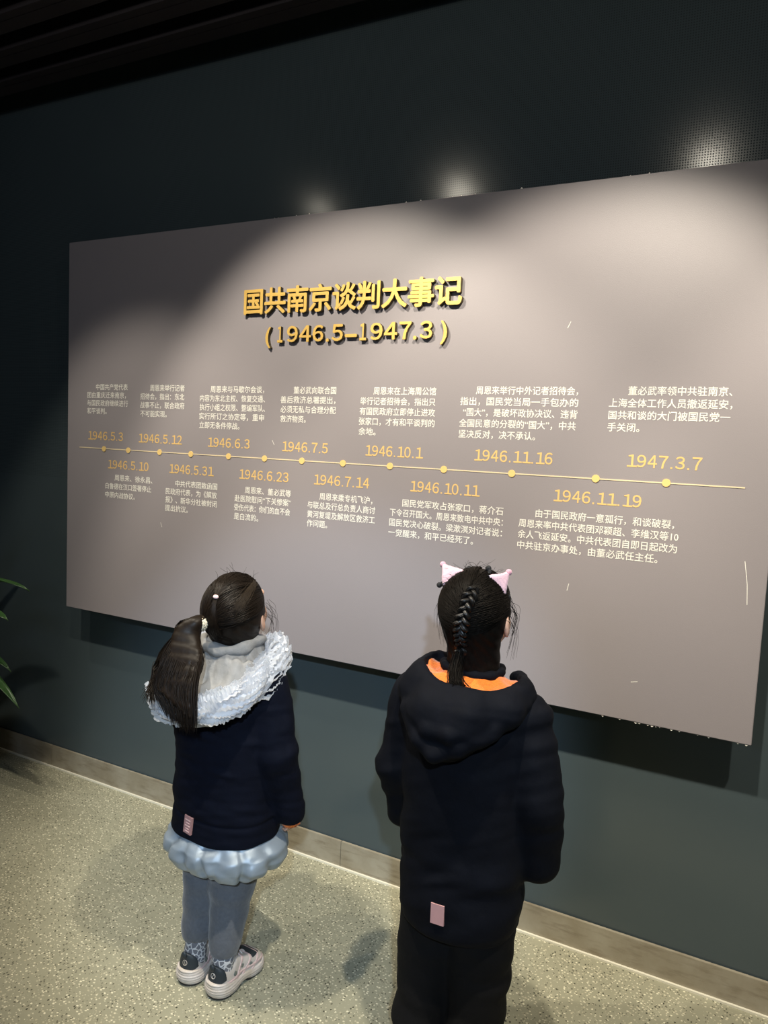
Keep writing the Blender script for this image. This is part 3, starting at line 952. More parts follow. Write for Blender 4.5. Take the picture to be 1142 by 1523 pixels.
# ================================================================== first child: short navy jacket over a silvery quilted dress
def sneaker(parent, heel, toe_dir, z0=0.0, L=.192, mirror=1):
    """heel = back end on the floor; toe_dir in the xy plane"""
    t = np.array((toe_dir[0], toe_dir[1], 0.0)); t /= np.linalg.norm(t)
    r = np.array((t[1], -t[0], 0.0)) * mirror     # outer side for mirror = 1
    hp = np.array((heel[0], heel[1], z0))
    B = np.stack([r, t, np.array((0, 0, 1.0))])     # world -> shoe (x outer, y forward, z up)
    def W(V):
        return hp + np.asarray(V) @ B
    def fld(lo, hi, h=.0022):
        return Field(lo, hi, h)
    kL = L / .188
    ax_, ay_, bx_, by_ = 0.0, .0385 * kL, .004, .144 * kL
    def outline(X, Y, extra=0.0):
        t = np.clip(((X - ax_) * (bx_ - ax_) + (Y - ay_) * (by_ - ay_)) / ((bx_ - ax_) ** 2 + (by_ - ay_) ** 2), 0, 1)
        d = np.sqrt((X - ax_ - t * (bx_ - ax_)) ** 2 + (Y - ay_ - t * (by_ - ay_)) ** 2) - (.0385 + .0045 * t)
        return d + .007 * np.exp(-((Y - .088) / .024) ** 2) - extra
    def fliprot(V, Q):
        return (W(V), Q[:, ::-1] if mirror < 0 else Q)
    # sole with waisted wave and flared heel
    F1 = fld((-.06, -.03, -.005), (.06, .22, .06))
    def sole(X, Y, Z):
        zt = np.interp(Y, (0, .03, .08, .12, .16, .2), (.047, .043, .033, .030, .032, .038))
        zb = np.interp(Y, (-.01, .01, .05, .085, .10, .13, .17, .21), (.010, .003, .003, .011, .011, .003, .005, .016))
        ex = .0045 * np.sin(np.clip((Z - .004) / .034, 0, 1) * math.pi) + .003 * np.sin(Z * 900) * .35
        d = outline(X, Y + (Z - .02) * .15, ex)
        d = smax(d, Z - zt, .006); d = smax(d, zb - Z, .005)
        return d
    F1.put(sole, (-.06, -.03, -.005), (.06, .22, .06))
    V, Q = F1.mesh()
    V, Q = fliprot(V, Q)
    sh = link('sneaker', mesh_np(V, Q), m_sole, parent)
    F2 = fld((-.06, -.03, -.003), (.06, .22, .02))
    F2.put(lambda X, Y, Z: smax(smax(outline(X, Y, -.001), Z - .0055 - .008 * ((Y > .08) & (Y < .10)), .002), .0005 - Z + .008 * ((Y > .082) & (Y < .105)), .002), (-.06, -.03, -.003), (.06, .22, .02))
    V, Q = fliprot(*F2.mesh())
    link('outsole', mesh_np(V, Q), m_rubber, sh)
    # upper
    F3 = fld((-.06, -.03, .015), (.06, .22, .12))
    def upper(X, Y, Z, grow=0.0):
        top = np.interp(Y, (-.01, .0, .012, .03, .055, .075, .10, .13, .165, .195), (.086, .092, .090, .074, .072, .084, .072, .060, .052, .036))
        shrink = np.clip((Z - .03) / .05, 0, 1) * .010
        d = outline(X, Y - .002 - (Z - .03) * np.where(Y < .03, -.05, .0), -.002 - shrink + grow)
        d = smax(d, (Z - top - grow) * .8, .016)
        return smax(d, .02 - Z, .004)
    F3.put(upper, (-.06, -.03, .015), (.06, .22, .12))
    F3.ell((0, .045, .085), (.020, .032, .030), .006, op='sub')
    V, Q = F3.mesh()
    V = wrinkle(V, Q, .0008, (90, 90, 60), 3)
    V, Q = fliprot(V, Q)
    link('shoe_upper', mesh_np(V, Q), m_shoe, sh)
    def patch(fn_mask, mtl, grow, name, h=.0018):
        P = Field((-.06, -.03, .015), (.06, .22, .12), h)
        P.put(lambda X, Y, Z: smax(smax(upper(X, Y, Z, grow), -upper(X, Y, Z, grow - .004), .001), fn_mask(X, Y, Z), .002), (-.06, -.03, .015), (.06, .22, .12))
        V, Q = P.mesh()
        if len(V):
            V, Q = fliprot(V, Q)
            o = link(name, mesh_np(V, Q), mtl, sh)
            if name in ('mesh_inset', 'side_overlay'): o['kind'] = 'stuff'
            return o
    # heel counter, toe patch, overlays
    patch(lambda X, Y, Z: np.maximum(np.sqrt((X / .036) ** 2 + ((Z - .062) / .024) ** 2) * .024 - .024, Y - .028), m_shoedark, .0022, 'heel_counter')
    patch(lambda X, Y, Z: np.maximum(np.maximum(.128 - Y, Y - .160), .044 - Z + np.abs(X) * .3), m_shoedark, .0020, 'toe_patch')
    patch(lambda X, Y, Z: np.minimum(np.minimum(np.abs(Y - .070 - (Z - .04) * .9) - .0045, np.abs(Y - .100 - (Z - .04) * 1.1) - .0045), np.abs(Y - .120 - (Z - .03) * 1.2) - .004) + 0 * X, m_shoepink, .0022, 'side_overlay')
    patch(lambda X, Y, Z: np.minimum(np.minimum(np.sqrt((Y - .060) ** 2 + (Z - .050) ** 2) - .007, np.sqrt((Y - .092) ** 2 + (Z - .052) ** 2) - .006), np.sqrt((Y - .118) ** 2 + (Z - .045) ** 2) - .006) + 0 * X, m_shoegreen, .0012, 'mesh_inset')
    patch(lambda X, Y, Z: np.maximum(np.abs(Z - .040) - .0035, Y - .17) + 0 * X, m_shoepink, .0026, 'lower_overlay')
    # pull tab and round emblem on the heel
    F4 = fld((-.02, -.02, .06), (.02, .03, .12), .0016)
    F4.ell((0, .003, .088), (.0085, .005, .010), 0)
    V, Q = fliprot(*F4.mesh())
    link('pull_tab', mesh_np(V, Q), m_shoedark, sh)
    P = Field((-.012, -.014, .048), (.012, .016, .078), .0008)
    def emb(X, Y, Z):
        q = np.sqrt(X ** 2 + (Z - .063) ** 2)
        m1 = np.minimum(np.abs(q - .0068) - .0009, np.maximum(np.abs(X - .45 * (Z - .063)) - .0010, q - .0062))
        return smax(smax(upper(X, Y, Z, .0034), -upper(X, Y, Z, .0010), .0005), m1, .0005)
    P.put(emb, (-.012, -.014, .048), (.012, .016, .078))
    V, Q = P.mesh()
    if len(V):
        V, Q = fliprot(V, Q)
        link('round_emblem', mesh_np(V, Q), m_sole, sh)
    # fold lines of the tongue and laces
    lv, lq = [], []
    for i in range(5):
        y = .068 + .014 * i
        zt = np.interp(y, (.055, .075, .10, .13), (.075, .084, .072, .058))
        lv.append(spline([(-.022, y, zt - .010), (0, y + .003, zt + .004), (.022, y, zt - .010)], 8))
    V, Q = tubes(np.array(lv), .0022, 5)
    V, Q = fliprot(V, Q)
    link('laces', mesh_np(V, Q), m_sole, sh)
    return sh

def trousers(Fd, legs, hip_z, rt, rk, rh, hem):
    for L, hz in zip(legs, hem):
        top, knee, ank = np.array(L[0]), np.array(L[1]), np.array(L[2])
        t = (knee[2] - hz) / (knee[2] - ank[2]); e = knee + (ank - knee) * t
        Fd.cap(top, knee, rt, rk, .02); Fd.cap(knee, e, rk, rh, .02)
    return Fd

def child_one():
    P0 = empty('person', (-1.215, -.63, 0), 'smaller girl with long ponytail, white ruffled hood, navy jacket and grey trousers', 'person')
    par = P0
    H = Head((.005, .010, 1.038), 24, 13, 2, 1.03)
    sp = dict(head=H, top=1.16, neck=(0, .0, .90),
        trunk=((.46, .52, .62, .72, .82, .88, .915), (0,) * 7, (0,) * 7, (.085, .10, .095, .10, .115, .10, .045), (.068, .078, .070, .075, .075, .06, .04)),
        armR=((.118, .0, .855), (.155, .0, .69), (.170, .055, .505)), armL=((-.118, 0, .855), (-.155, .03, .70), (-.085, .145, .635)),
        handR=((.02, .10, -1.0), (-1, .1, 0)), handL=((.85, .5, -.05), (0, -1, -.2)), curl=(.6, .7), hs=.88,
        legL=((-.072, .0, .50), (-.072, .0, .29), (-.064, -.048, .062), (-.066, .072, .026)),
        legR=((.034, -.005, .50), (.026, .0, .29), (.034, -.048, .062), (.036, .072, .026)))
    build_body(sp, par)

    # --- hair: cap plus strands combed back to the tie
    cv = hair_cap(H)
    tdir = np.array((-.6, -1.0, .08))
    k = 1500
    a = rng.uniform(0, 2 * math.pi, k)
    S = []
    for i in range(k):
        u = rng.uniform()
        if u < .55:      # hairline from ear over the forehead to the other ear
            th = rng.uniform(-1.35, 1.35)
            y_ = math.cos(th) * .72 - .02
            z_ = .62 - .55 * abs(th / 1.35) ** 1.4
            S.append((math.sin(th), y_, z_))
        elif u < .75:    # behind and below the ears, nape
            th = rng.choice([-1, 1]) * rng.uniform(1.5, 2.9)
            S.append((math.sin(th), math.cos(th) * .9, -.75 + .25 * rng.uniform()))
        else:
            S.append((rng.normal(0, .6), rng.uniform(-.6, .7), rng.uniform(.3, 1.0)))
    st = combed(H, S, tdir, 12, (1.0, 1.035), jit=.05)
    sv_, sq_ = tubes(st, np.array([.0005] + [.0009] * 10 + [.0007]), 3)
    hv, hq = join_vq(cv, (sv_, sq_))
    hair = link('hair', mesh_np(hv, hq), m_hair1, par)
    # small half-up tuft with its band and the comb line above the ear
    band_dir = np.array((.06, -.35, .93))
    bp = H.W(scalp(np.array((-.14, -.58, .80)), 1.07))
    Fd = Field(bp - .03, bp + .03, .0012)
    Fd.ell(bp, (.008, .006, .0055), .002)
    V, Q = Fd.mesh()
    link('hair_band', mesh_np(V, Q), m_band, hair)
    k2 = 260
    S = np.stack([rng.uniform(-.55, .75, k2), rng.uniform(.15, .75, k2), np.full(k2, .75)], 1)
    st = combed(H, S, np.array((-.14, -.58, .80)), 10, (1.035, 1.065), jit=.03)
    S2 = np.tile(np.array((-.14, -.58, .80)), (160, 1)) + rng.normal(0, .03, (160, 3))
    st2 = combed(H, S2, np.array((-.05, -1, -.1)), 10, (1.04, 1.07), jit=.09)
    V, Q = join_vq(tubes(st, .0009, 3), tubes(st2, .0009, 3))
    link('half_up_strands', mesh_np(V, Q), m_hair1, hair)
    k3 = 150
    S = np.tile(np.array((.72, .42, .80)), (k3, 1)) + rng.normal(0, .05, (k3, 3)) + np.linspace(0, 1, k3)[:, None] * np.array((.05, .25, .1))
    st = combed(H, S, np.array((.42, -.60, .42)), 12, (1.035, 1.06), jit=.07)
    V, Q = tubes(st, np.array([.0007] * 8 + [.0006, .0005, .0004, .0002]), 3)
    link('lighter_parting_strands', mesh_np(V, Q), m_hairlt, hair)
    # loose wisps beside the face and standing up on the crown
    wis = []
    for i in range(36):
        if i < 14:
            o = H.w((.066 + rng.normal(0, .003), .040 + rng.normal(0, .010), -.005 + rng.normal(0, .012)))
            e_ = o + np.array((rng.normal(.012, .008), rng.normal(.01, .012), -rng.uniform(.05, .11)))
            m_ = (o + e_) / 2 + np.array((.008, .012, .01))
        else:
            o = H.W(scalp(np.array((rng.normal(0, .35), rng.normal(.1, .35), 1.0)), 1.02))
            e_ = o + np.array((rng.normal(0, .015), rng.normal(-.01, .015), rng.uniform(.012, .035)))
            m_ = (o + e_) / 2 + rng.normal(0, .004, 3)
        wis.append(spline([o, m_, e_], 8))
    V, Q = tubes(np.array(wis), np.linspace(.0005, .00025, 8), 3)
    link('loose_wisps', mesh_np(V, Q), m_hair1, hair)['kind'] = 'stuff'
    # --- ponytail
    T = H.W(scalp(tdir, 1.06))
    fwdd = np.array((-.10, -1.0, .05)); fwdd /= np.linalg.norm(fwdd)
    paths = []
    n = 16
    for i in range(1000):
        g = rng.normal(0, 1, 2)
        g /= max(1, np.linalg.norm(g) / 1.7)
        sp_ = rng.uniform(-1, 1)
        far = rng.uniform() < .12
        lf = (1 - sp_) / 2            # 1 = outer left lock, 0 = the side hanging straight down
        endz = .806 + .010 * rng.normal() + .030 * lf ** 2 + (.02 if far else 0)
        p0 = T + np.array((g[0] * .006, .012, g[1] * .006))
        p1 = T + np.array((-.004 - .008 * lf + g[0] * .008, -.016 - .006 * lf, .001 + .004 * lf + g[1] * .008))
        p2 = T + np.array((.002 - .040 * lf + g[0] * .007, -.026 - .026 * lf, -.032 + .020 * lf + g[1] * .008))
        p3 = np.array((.028 - .078 * lf - (.02 * rng.uniform() if far else 0), -.156 - .034 * lf + g[1] * .009, .945 + .010 * lf + g[0] * .008))
        p4 = np.array((.046 - .104 * lf + g[0] * .005, -.200 - .018 * lf + g[1] * .009, .890))
        p5 = np.array((.066 - .086 * lf + g[0] * .006, -.222 - .002 * lf + g[1] * .006, endz))
        paths.append(spline([p0, p1, p2, p3, p4, p5], n))
    for i in range(90):      # the stray outer locks lying on the ruffle
        sp_ = rng.uniform(.5, 1.0)
        p0 = T + np.array((0, .008, 0)) + rng.normal(0, .004, 3)
        p2 = T + np.array((-.03 * sp_ - .01, -.05, -.018))
        p3 = np.array((-.066 - .034 * sp_, -.150 - .02 * sp_, .935 + rng.normal(0, .01)))
        p4 = np.array((-.088 - .022 * sp_, -.184, .886 + rng.normal(0, .012)))
        p5 = np.array((-.070 - .016 * rng.normal(), -.224, .845 + rng.normal(0, .012)))
        paths.append(spline([p0, (p0 + p2) / 2 + (0, 0, .006), p2, p3, p4, p5], n))
    V, Q = tubes(np.array(paths), np.concatenate([[.0009], np.full(n - 3, .00105), [.0008, .0003]]), 3)
    Fd = Field((-.12, -.28, .78), (.10, -.08, 1.08), .003)
    for lf, r0 in ((.9, .010), (.7, .011), (.5, .012), (.3, .012), (.1, .010)):
        c_ = spline([T + (0, .01, 0), T + (-.004 - .008 * lf, -.016 - .006 * lf, .001 + .004 * lf), T + (.002 - .040 * lf, -.026 - .026 * lf, -.032 + .020 * lf),
                     (.028 - .078 * lf, -.156 - .034 * lf, .945 + .010 * lf), (.046 - .104 * lf, -.200 - .018 * lf, .890), (.066 - .086 * lf, -.226, .83 + .045 * lf ** 2)], 14)
        Fd.chain(list(c_), [.011] * 3 + [r0] * 8 + [.008, .006, .004], .012)
    V, Q = join_vq((V, Q), Fd.mesh())
    pony = link('ponytail', mesh_np(V, Q), m_hair1, par)
    # knitted tie ring
    nn = 40
    a_ = np.linspace(0, 2 * math.pi, nn)
    ax = np.cross(fwdd, (0, 0, 1.0)); ax /= np.linalg.norm(ax); ay = np.cross(fwdd, ax)
    rings = []
    for off, r_ in ((.002, .0150), (-.003, .0158), (-.008, .0150)):
        rings.append(np.stack([T + fwdd * (.006 - off) + ax * math.cos(t) * (r_ + .0012 * math.sin(14 * t + off * 900)) + ay * math.sin(t) * (r_ + .0012 * math.sin(14 * t + off * 900)) for t in a_]))
    V, Q = tubes(np.array(rings), .0042, 8)
    link('hair_tie', mesh_np(V, Q), m_tie, pony)

    # --- jacket
    Fd = Field((-.26, -.20, .42), (.27, .24, .95), .0038)
    Fd.loft((.434, .49, .60, .72, .80, .86, .90, .925), (-.004,) * 8, (0,) * 8, (.153, .150, .148, .152, .148, .128, .085, .055), (.120, .118, .116, .118, .112, .092, .066, .048), .02)
    sleeve(Fd, sp['armR'], (.060, .054, .041), .014)
    sleeve(Fd, sp['armL'], (.060, .052, .038), .014)
    Fd.ell((.172, .062, .463), (.028, .028, .012), .004, op='sub')
    V, Q = Fd.mesh()
    # padded stitch line near the hem
    N = vnormals(V, Q)
    g = np.exp(-((V[:, 2] - .500 + .03 * V[:, 0]) / .006) ** 2)
    V = V - N * (g * .0035 * (np.abs(V[:, 0]) < .15))[:, None]
    V = wrinkle(V, Q, .0045, (26, 26, 30), 11)
    V = wrinkle(V, Q, .0016, (60, 60, 85), 41)
    jk = link('navy_jacket', mesh_np(V, Q), m_navy, par)
    tg, pl = tag(jk, (-.034, -.1195, .484), (-.12, -1, .02), (0.10, 0, 1), .028, .048)
    V, Fs = [], []
    for bz, w in ((.014, .009), (.006, .007), (-.002, .009), (-.010, .006), (-.017, .008)):
        v, f = pl(-w, w, bz - .0012, bz + .0012, .0036, .002)
        b0 = len(V); V += v; Fs += [tuple(b0 + q for q in ff) for ff in f]
    link('tag_print', mesh_from(V, Fs), m_pinkline, tg)
    # orange cuff lining
    Fd = Field((.11, .0, .43), (.23, .12, .54), .002)
    Fd.cap((.168, .050, .53), (.174, .062, .478), .0325, .0325, 0)
    Fd.cap((.168, .050, .55), (.178, .070, .440), .031, .031, .002, 'sub')
    V, Q = Fd.mesh()
    link('orange_cuff_lining', mesh_np(V, Q), m_orange, jk)

    # --- silvery quilted dress hem under the jacket
    Fd = Field((-.22, -.19, .32), (.22, .19, .53), .0034)
    def puff(x, y, Z):
        an = np.arctan2(y, x)
        r = .010 * np.sin(np.clip((Z - .345) / .105, 0, 1) * math.pi)
        for q_, w_, dp_ in ((-2.75, .10, .016), (-2.25, .08, .020), (-1.85, .09, .013), (-1.42, .07, .020), (-1.0, .09, .014), (-.62, .07, .018), (-.2, .1, .014), (.5, .1, .015), (1.2, .1, .015), (2.0, .1, .015), (2.8, .1, .014)):
            dd_ = (an - q_ - 2.2 * (Z - .42) * math.sin(q_ * 5)) / w_
            r = r - dp_ * np.exp(-dd_ ** 2) * (.35 + .65 * np.clip(np.abs(Z - .415) / .05, 0, 1))
        return r * np.clip((.440 - Z) / .016, 0, 1)
    Fd.loft((.340, .354, .380, .412, .436, .452, .51), (-.002,) * 7, (0,) * 7, (.135, .158, .168, .164, .146, .130, .12), (.105, .124, .132, .128, .112, .098, .09), .01, mod=puff)
    Fd.ell((0, 0, .335), (.115, .088, .035), .01, op='sub')
    V, Q = Fd.mesh()
    V = wrinkle(V, Q, .0045, (70, 70, 50), 5)
    dr = link('silvery_quilted_dress', mesh_np(V, Q), m_silver, par)
    # --- trousers
    Fd = Field((-.16, -.13, .09), (.15, .12, .56), .0034)
    trousers(Fd, (sp['legL'], sp['legR']), 0, .076, .060, .043, (.130, .122))
    Fd.ell((-.008, 0, .46), (.12, .09, .08), .03)
    Fd.cap((-.064, -.038, .02), (-.064, -.038, .128), .033, .033, .004, 'sub')
    Fd.cap((.034, -.038, .02), (.034, -.038, .122), .033, .033, .004, 'sub')
    V, Q = Fd.mesh(); V = wrinkle(V, Q, .0030, (30, 30, 45), 21)
    link('grey_trousers', mesh_np(V, Q), m_pants1, par)
    # socks
    for x_ in (-.064, .034):
        Fd = Field((x_ - .05, -.09, .01), (x_ + .05, .03, .16), .0024)
        Fd.cap((x_, -.046, .052), (x_, -.036, .145), .0305, .0305, 0)
        V, Q = Fd.mesh(); V = wrinkle(V, Q, .0012, (60, 60, 90), 2)
        link('patterned_sock', mesh_np(V, Q), m_sock, par)
    sneaker(par, (-.064, -.092), (-.04, 1), 0, .188, -1)
    sneaker(par, (.034, -.092), (.05, 1), 0, .188, 1)

    # --- hood lying on the shoulders: grey lining bowl and white ruffle
    ringp = [(.050, .095, .925), (.092, .070, .920), (.116, .015, .905), (.124, -.060, .872), (.102, -.132, .840), (.035, -.170, .815), (-.05, -.172, .813), (-.110, -.132, .832), (-.138, -.060, .866), (-.140, .020, .893), (-.110, .080, .912), (-.060, .108, .925)]
    RP = spline(ringp, 120)
    # inner edge at the neck
    ang = np.linspace(math.radians(55), math.radians(-235), 120)
    NK = np.stack([.056 * np.cos(ang), .056 * np.sin(ang) - .004, np.full(120, .972)], 1)
    m_ = 26
    G = np.zeros((120, m_, 3))
    for j in range(m_):
        t = j / (m_ - 1)
        q = NK * (1 - t) + RP * t
        b_ = math.sin(math.pi * t)
        q[:, 2] += -.004 * b_ + b_ * (.011 * np.sin(ang * 2.3 + 5.0 * t + 1.0) + .010 * (1 - 2 * np.abs(np.sin(ang * 2.4 - 4.5 * t + .6))) + .006 * (1 - 2 * np.abs(np.sin(ang * 1.2 + 6 * t))) + .0035 * np.sin(ang * 13 + 12 * t) + .002 * np.sin(ang * 27 - 9 * t))
        G[:, j] = q
    V, Q = sheet(G)
    hood = link('silver_grey_hood', mesh_np(V, Q), m_greyhood, par)
    so = hood.modifiers.new('thick', 'SOLIDIFY'); so.thickness = .008; so.offset = 0
    # soft collar roll at the nape and the padded fold left of it
    Fd = Field((-.20, -.24, .76), (.20, .14, 1.0), .0032)
    cw = spline([(.058, .045, .962), (.068, -.005, .960), (.054, -.055, .955), (.0, -.076, .950), (-.054, -.055, .955), (-.068, -.005, .960), (-.058, .045, .962)], 24)
    Fd.chain(list(cw), [.013 + .003 * math.sin(i * 1.3) for i in range(24)], .01)
    V, Q = Fd.mesh(); V = wrinkle(V, Q, .0045, (60, 60, 60), 4)
    link('hood_fold', mesh_np(V, Q), m_greyhood, hood)
    # under-roll that carries the ruffle
    Fd = Field((-.24, -.26, .74), (.24, .18, .98), .004)
    Fd.chain(list(RP[::5]), [.031] * len(RP[::5]), .01)
    V, Q = Fd.mesh(); V = wrinkle(V, Q, .006, (70, 70, 60), 31)
    ruf = link('white_ruffle', mesh_np(V, Q), m_tulleroll, hood)
    # gathered sheets: three rows of pleats fanning out from the seam
    n_ = 1500
    RPf = spline(ringp, n_)
    Tn = np.gradient(RPf, axis=0); Tn /= np.linalg.norm(Tn, axis=1, keepdims=True)
    up = np.array((0, 0, 1.0))
    outw = np.cross(Tn, up); outw /= np.linalg.norm(outw, axis=1, keepdims=True)
    cc = np.array((0, -.03, .9))
    outw = outw * np.sign(((RPf - cc) * outw).sum(1))[:, None]
    up2 = np.cross(outw, Tn); up2 *= np.sign(up2[:, 2])[:, None]
    al = np.cumsum(np.r_[0, np.linalg.norm(np.diff(RPf, axis=0), axis=1)])
    VQ = []
    for row in range(11):
        el = -38 + 17 * row
        wid = .043 - .0014 * abs(row - 4)
        mm = 8
        G = np.zeros((n_, mm, 3))
        ph = np.cumsum(rng.normal(0, .02, n_))
        puff_ = 1 + .13 * np.sin(al * 47 + row * 1.3) + .10 * np.sin(al * 103 + row * 2.1) + .05 * np.sin(al * 260 + row * 4) + .03 * np.sin(al * 510 + row * 7)
        f1 = rng.uniform(620, 900)
        for j in range(mm):
            t = j / (mm - 1)
            e_ = np.radians(el) + .35 * t * t * (1 if el < 60 else -1) + .10 * t * np.sin(al * 60 + row * 1.1 + ph * .5)
            dirn = outw * np.cos(e_)[:, None] + up2 * np.sin(e_)[:, None]
            perp = -outw * np.sin(e_)[:, None] + up2 * np.cos(e_)[:, None]
            wv = np.sin(al * f1 + ph * 4) 
            G[:, j] = RPf - outw * .004 + dirn * (.012 + (wid * puff_)[:, None] * t ** .9) + perp * (.0023 * t ** .6 * wv)[:, None] + Tn * (.004 * t * np.sin(al * 140 + ph * 2 + row))[:, None]
        VQ.append(sheet(G))
    V, Q = join_vq(*VQ)
    link('tulle_pleats', mesh_np(V, Q), m_tulle, ruf)
    return P0

# ================================================================== second child: long black-navy coat, hood with orange lining
def child_two():
    P0 = empty('person', (-.535, -.62, 0), 'taller girl with braided hair and pink ear clips, long black coat with orange-lined hood', 'person')
    par = P0
    H = Head((.002, .008, 1.132), 10, -4, 0, 1.0)
    sp = dict(head=H, top=1.26, neck=(0, -.005, .985),
        trunk=((.50, .56, .66, .78, .88, .94, .975), (0,) * 7, (0,) * 7, (.09, .105, .10, .105, .125, .11, .05), (.07, .08, .072, .078, .078, .062, .04)),
        armR=((.128, -.002, .912), (.172, -.008, .74), (.172, .030, .578)), armL=((-.128, -.002, .912), (-.168, -.01, .745), (-.164, .025, .610)),
        handR=((-.62, .25, -.75), (-1, .1, .2)), handL=((.2, .3, -1.0), (1, .1, 0)), curl=(.7, .6), hs=.95,
        legL=((-.062, .0, .54), (-.070, .005, .31), (-.074, -.035, .066), (-.078, .10, .028)),
        legR=((.058, .0, .54), (.060, .005, .31), (.064, -.035, .066), (.070, .10, .028)))
    build_body(sp, par)
    cv = hair_cap(H, .066, .132)
    # strands swept towards the braid line down the middle
    k = 1700
    S, T = [], []
    for i in range(k):
        sd = rng.choice([-1, 1])
        q = rng.uniform()
        if q < .75:
            th = rng.uniform(.15, 2.2)
            S.append((sd * math.sin(th), math.cos(th) * .8, .62 - .75 * (th / 2.2) ** 1.1 + rng.normal(0, .04)))
            tz = .95 - 1.45 * (th / 2.2) + rng.normal(0, .08)
        else:
            th = rng.uniform(1.8, 2.9)
            S.append((sd * math.sin(th), math.cos(th), -.75 + .2 * rng.uniform()))
            tz = -.35 - .25 * rng.uniform()
        tz = max(-.62, min(.92, tz))
        T.append((.02 + .22 * max(0, tz) + sd * .04, -math.sqrt(max(.05, 1 - tz * tz)), tz))
    st = combed(H, S, np.array(T), 11, (1.0, 1.03), jit=.02)
    V, Q = join_vq(cv, tubes(st, .0009, 3))
    hair = link('hair', mesh_np(V, Q), m_hair2, par)
    # braid: three strands woven down the back of the head, each a bundle
    path = []
    for t in np.linspace(0, 1, 40):
        el = math.radians(56 - 104 * t)
        path.append(H.W(scalp(np.array((.34 - .36 * t, -math.cos(el), math.sin(el))), 1.045)))
    path = list(path)
    tail = [path[-1] + np.array((-.002, -.012, -.022)), path[-1] + np.array((-.002, -.030, -.050)), path[-1] + np.array((.006, -.046, -.066)), path[-1] + np.array((.022, -.050, -.060))]
    full = spline([path[i] for i in range(2, 40, 3)] + tail[:3], 260)
    Tn = np.gradient(full, axis=0); Tn /= np.linalg.norm(Tn, axis=1, keepdims=True)
    ce = H.c + H.R @ SC
    out = full - ce; out -= Tn * (out * Tn).sum(1, keepdims=True); out /= np.linalg.norm(out, axis=1, keepdims=True)
    sd_ = np.cross(Tn, out)
    tt = np.linspace(0, 1, 260)
    al = np.cumsum(np.r_[0, np.linalg.norm(np.diff(full, axis=0), axis=1)])
    wdt = np.interp(tt, (0, .15, .6, .85, 1), (.008, .0115, .012, .010, .004)) * (1 + .12 * np.sin(al * 90))
    VQ = []
    for s_ in range(3):
        ph = s_ * 2 * math.pi / 3 + al * 2 * math.pi / .046
        cen = full + sd_ * (wdt * np.sin(ph))[:, None] + out * (.0055 * np.sin(2 * ph) + .001)[:, None]
        cen = cen[::3]
        m0 = len(cen)
        R0 = (wdt * .52)[::3]
        bundle = []
        for f in range(26):
            a0 = rng.uniform(0, 6.28); rr0 = math.sqrt(rng.uniform()) 
            o1 = sd_[::3] * (R0 * rr0 * math.cos(a0))[:, None] + out[::3] * (R0 * rr0 * .85 * math.sin(a0))[:, None]
            bundle.append(cen + o1)
        VQ.append(tubes(np.array(bundle), .0010, 3))
        VQ.append(tubes(cen[None], (R0 * .8)[None], 8))
    V, Q = join_vq(*VQ)
    br = link('braid', mesh_np(V, Q), m_braid, par)
    # tucked tail end over the hood edge
    tl = []
    p_end = full[-1]
    for i in range(220):
        g = rng.normal(0, .0055, 3)
        lf = rng.uniform(.7, 1.15)
        tl.append(spline([full[-40] + g * .9, full[-14] + g * 1.1, p_end + g * 1.2 + np.array((.003, -.006, -.004)), p_end + g * 1.5 + np.array((.008 + g[1], -.014, -.020 * lf)), p_end + g * 1.6 + np.array((.020 * lf, -.006, -.030 * lf))], 12))
    V, Q = tubes(np.array(tl), np.linspace(.0011, .0005, 12), 3)
    link('braid_end', mesh_np(V, Q), m_hair2, br)
    wis = []
    for i in range(90):
        sd = rng.choice([-1, 1])
        if i < 54:
            o = H.W(scalp(np.array((sd * 1.0, rng.uniform(-.1, .55), rng.uniform(-.3, .3))), 1.0))
            e_ = o + np.array((sd * rng.uniform(-.004, .022), rng.normal(.0, .012), -rng.uniform(.04, .11)))
            m2 = (o + e_) / 2 + np.array((sd * .012, 0, .012))
        else:
            o = H.W(scalp(np.array((rng.normal(0, .5), rng.normal(-.1, .4), 1.0)), 1.02))
            e_ = o + np.array((rng.normal(0, .016), rng.normal(0, .016), rng.uniform(.005, .02)))
            m2 = (o + e_) / 2 + rng.normal(0, .003, 3)
        wis.append(spline([o, m2, e_], 8))
    V, Q = tubes(np.array(wis), np.linspace(.0005, .00022, 8), 3)
    link('loose_wisps', mesh_np(V, Q), m_hair2, hair)['kind'] = 'stuff'

    # hair clips: padded three-cornered ears tipped with a ball, on a black lace bow
    def clip(tip, b1, b2):
        tip, b1, b2 = [np.array(q, float) for q in (tip, b1, b2)]
        root = empty('hair_clip', (0, 0, 0)); root.parent = par
        cen = (tip + b1 + b2) / 3
        nrm = np.cross(b1 - tip, b2 - tip); nrm /= np.linalg.norm(nrm)
        if nrm[1] > 0: nrm = -nrm
        Fd = Field(np.minimum(np.minimum(tip, b1), b2) - .025, np.maximum(np.maximum(tip, b1), b2) + .025, .0011)
        ns = 22
        for i in range(ns):
            t = i / (ns - 1)
            base_c = b1 + (b2 - b1) * t
            # ribs from base to tip; sag inwards for concave sides
            mid = (base_c + tip) / 2 + (cen - (base_c + tip) / 2) * .22
            pts = spline([base_c, mid, tip], 7)
            Fd.chain([p + nrm * .004 * math.sin(math.pi * min(1, j / 6 + .15)) for j, p in enumerate(pts)], [.0036, .0050, .0056, .0054, .0048, .0038, .0028], .003)
        V, Q = Fd.mesh()
        link('padded_ear', mesh_np(V, Q), m_pinkclip, root)
        Fd = Field(tip - .014, tip + .014, .0009)
        d0 = (tip - (b1 + b2) / 2); d0 /= np.linalg.norm(d0)
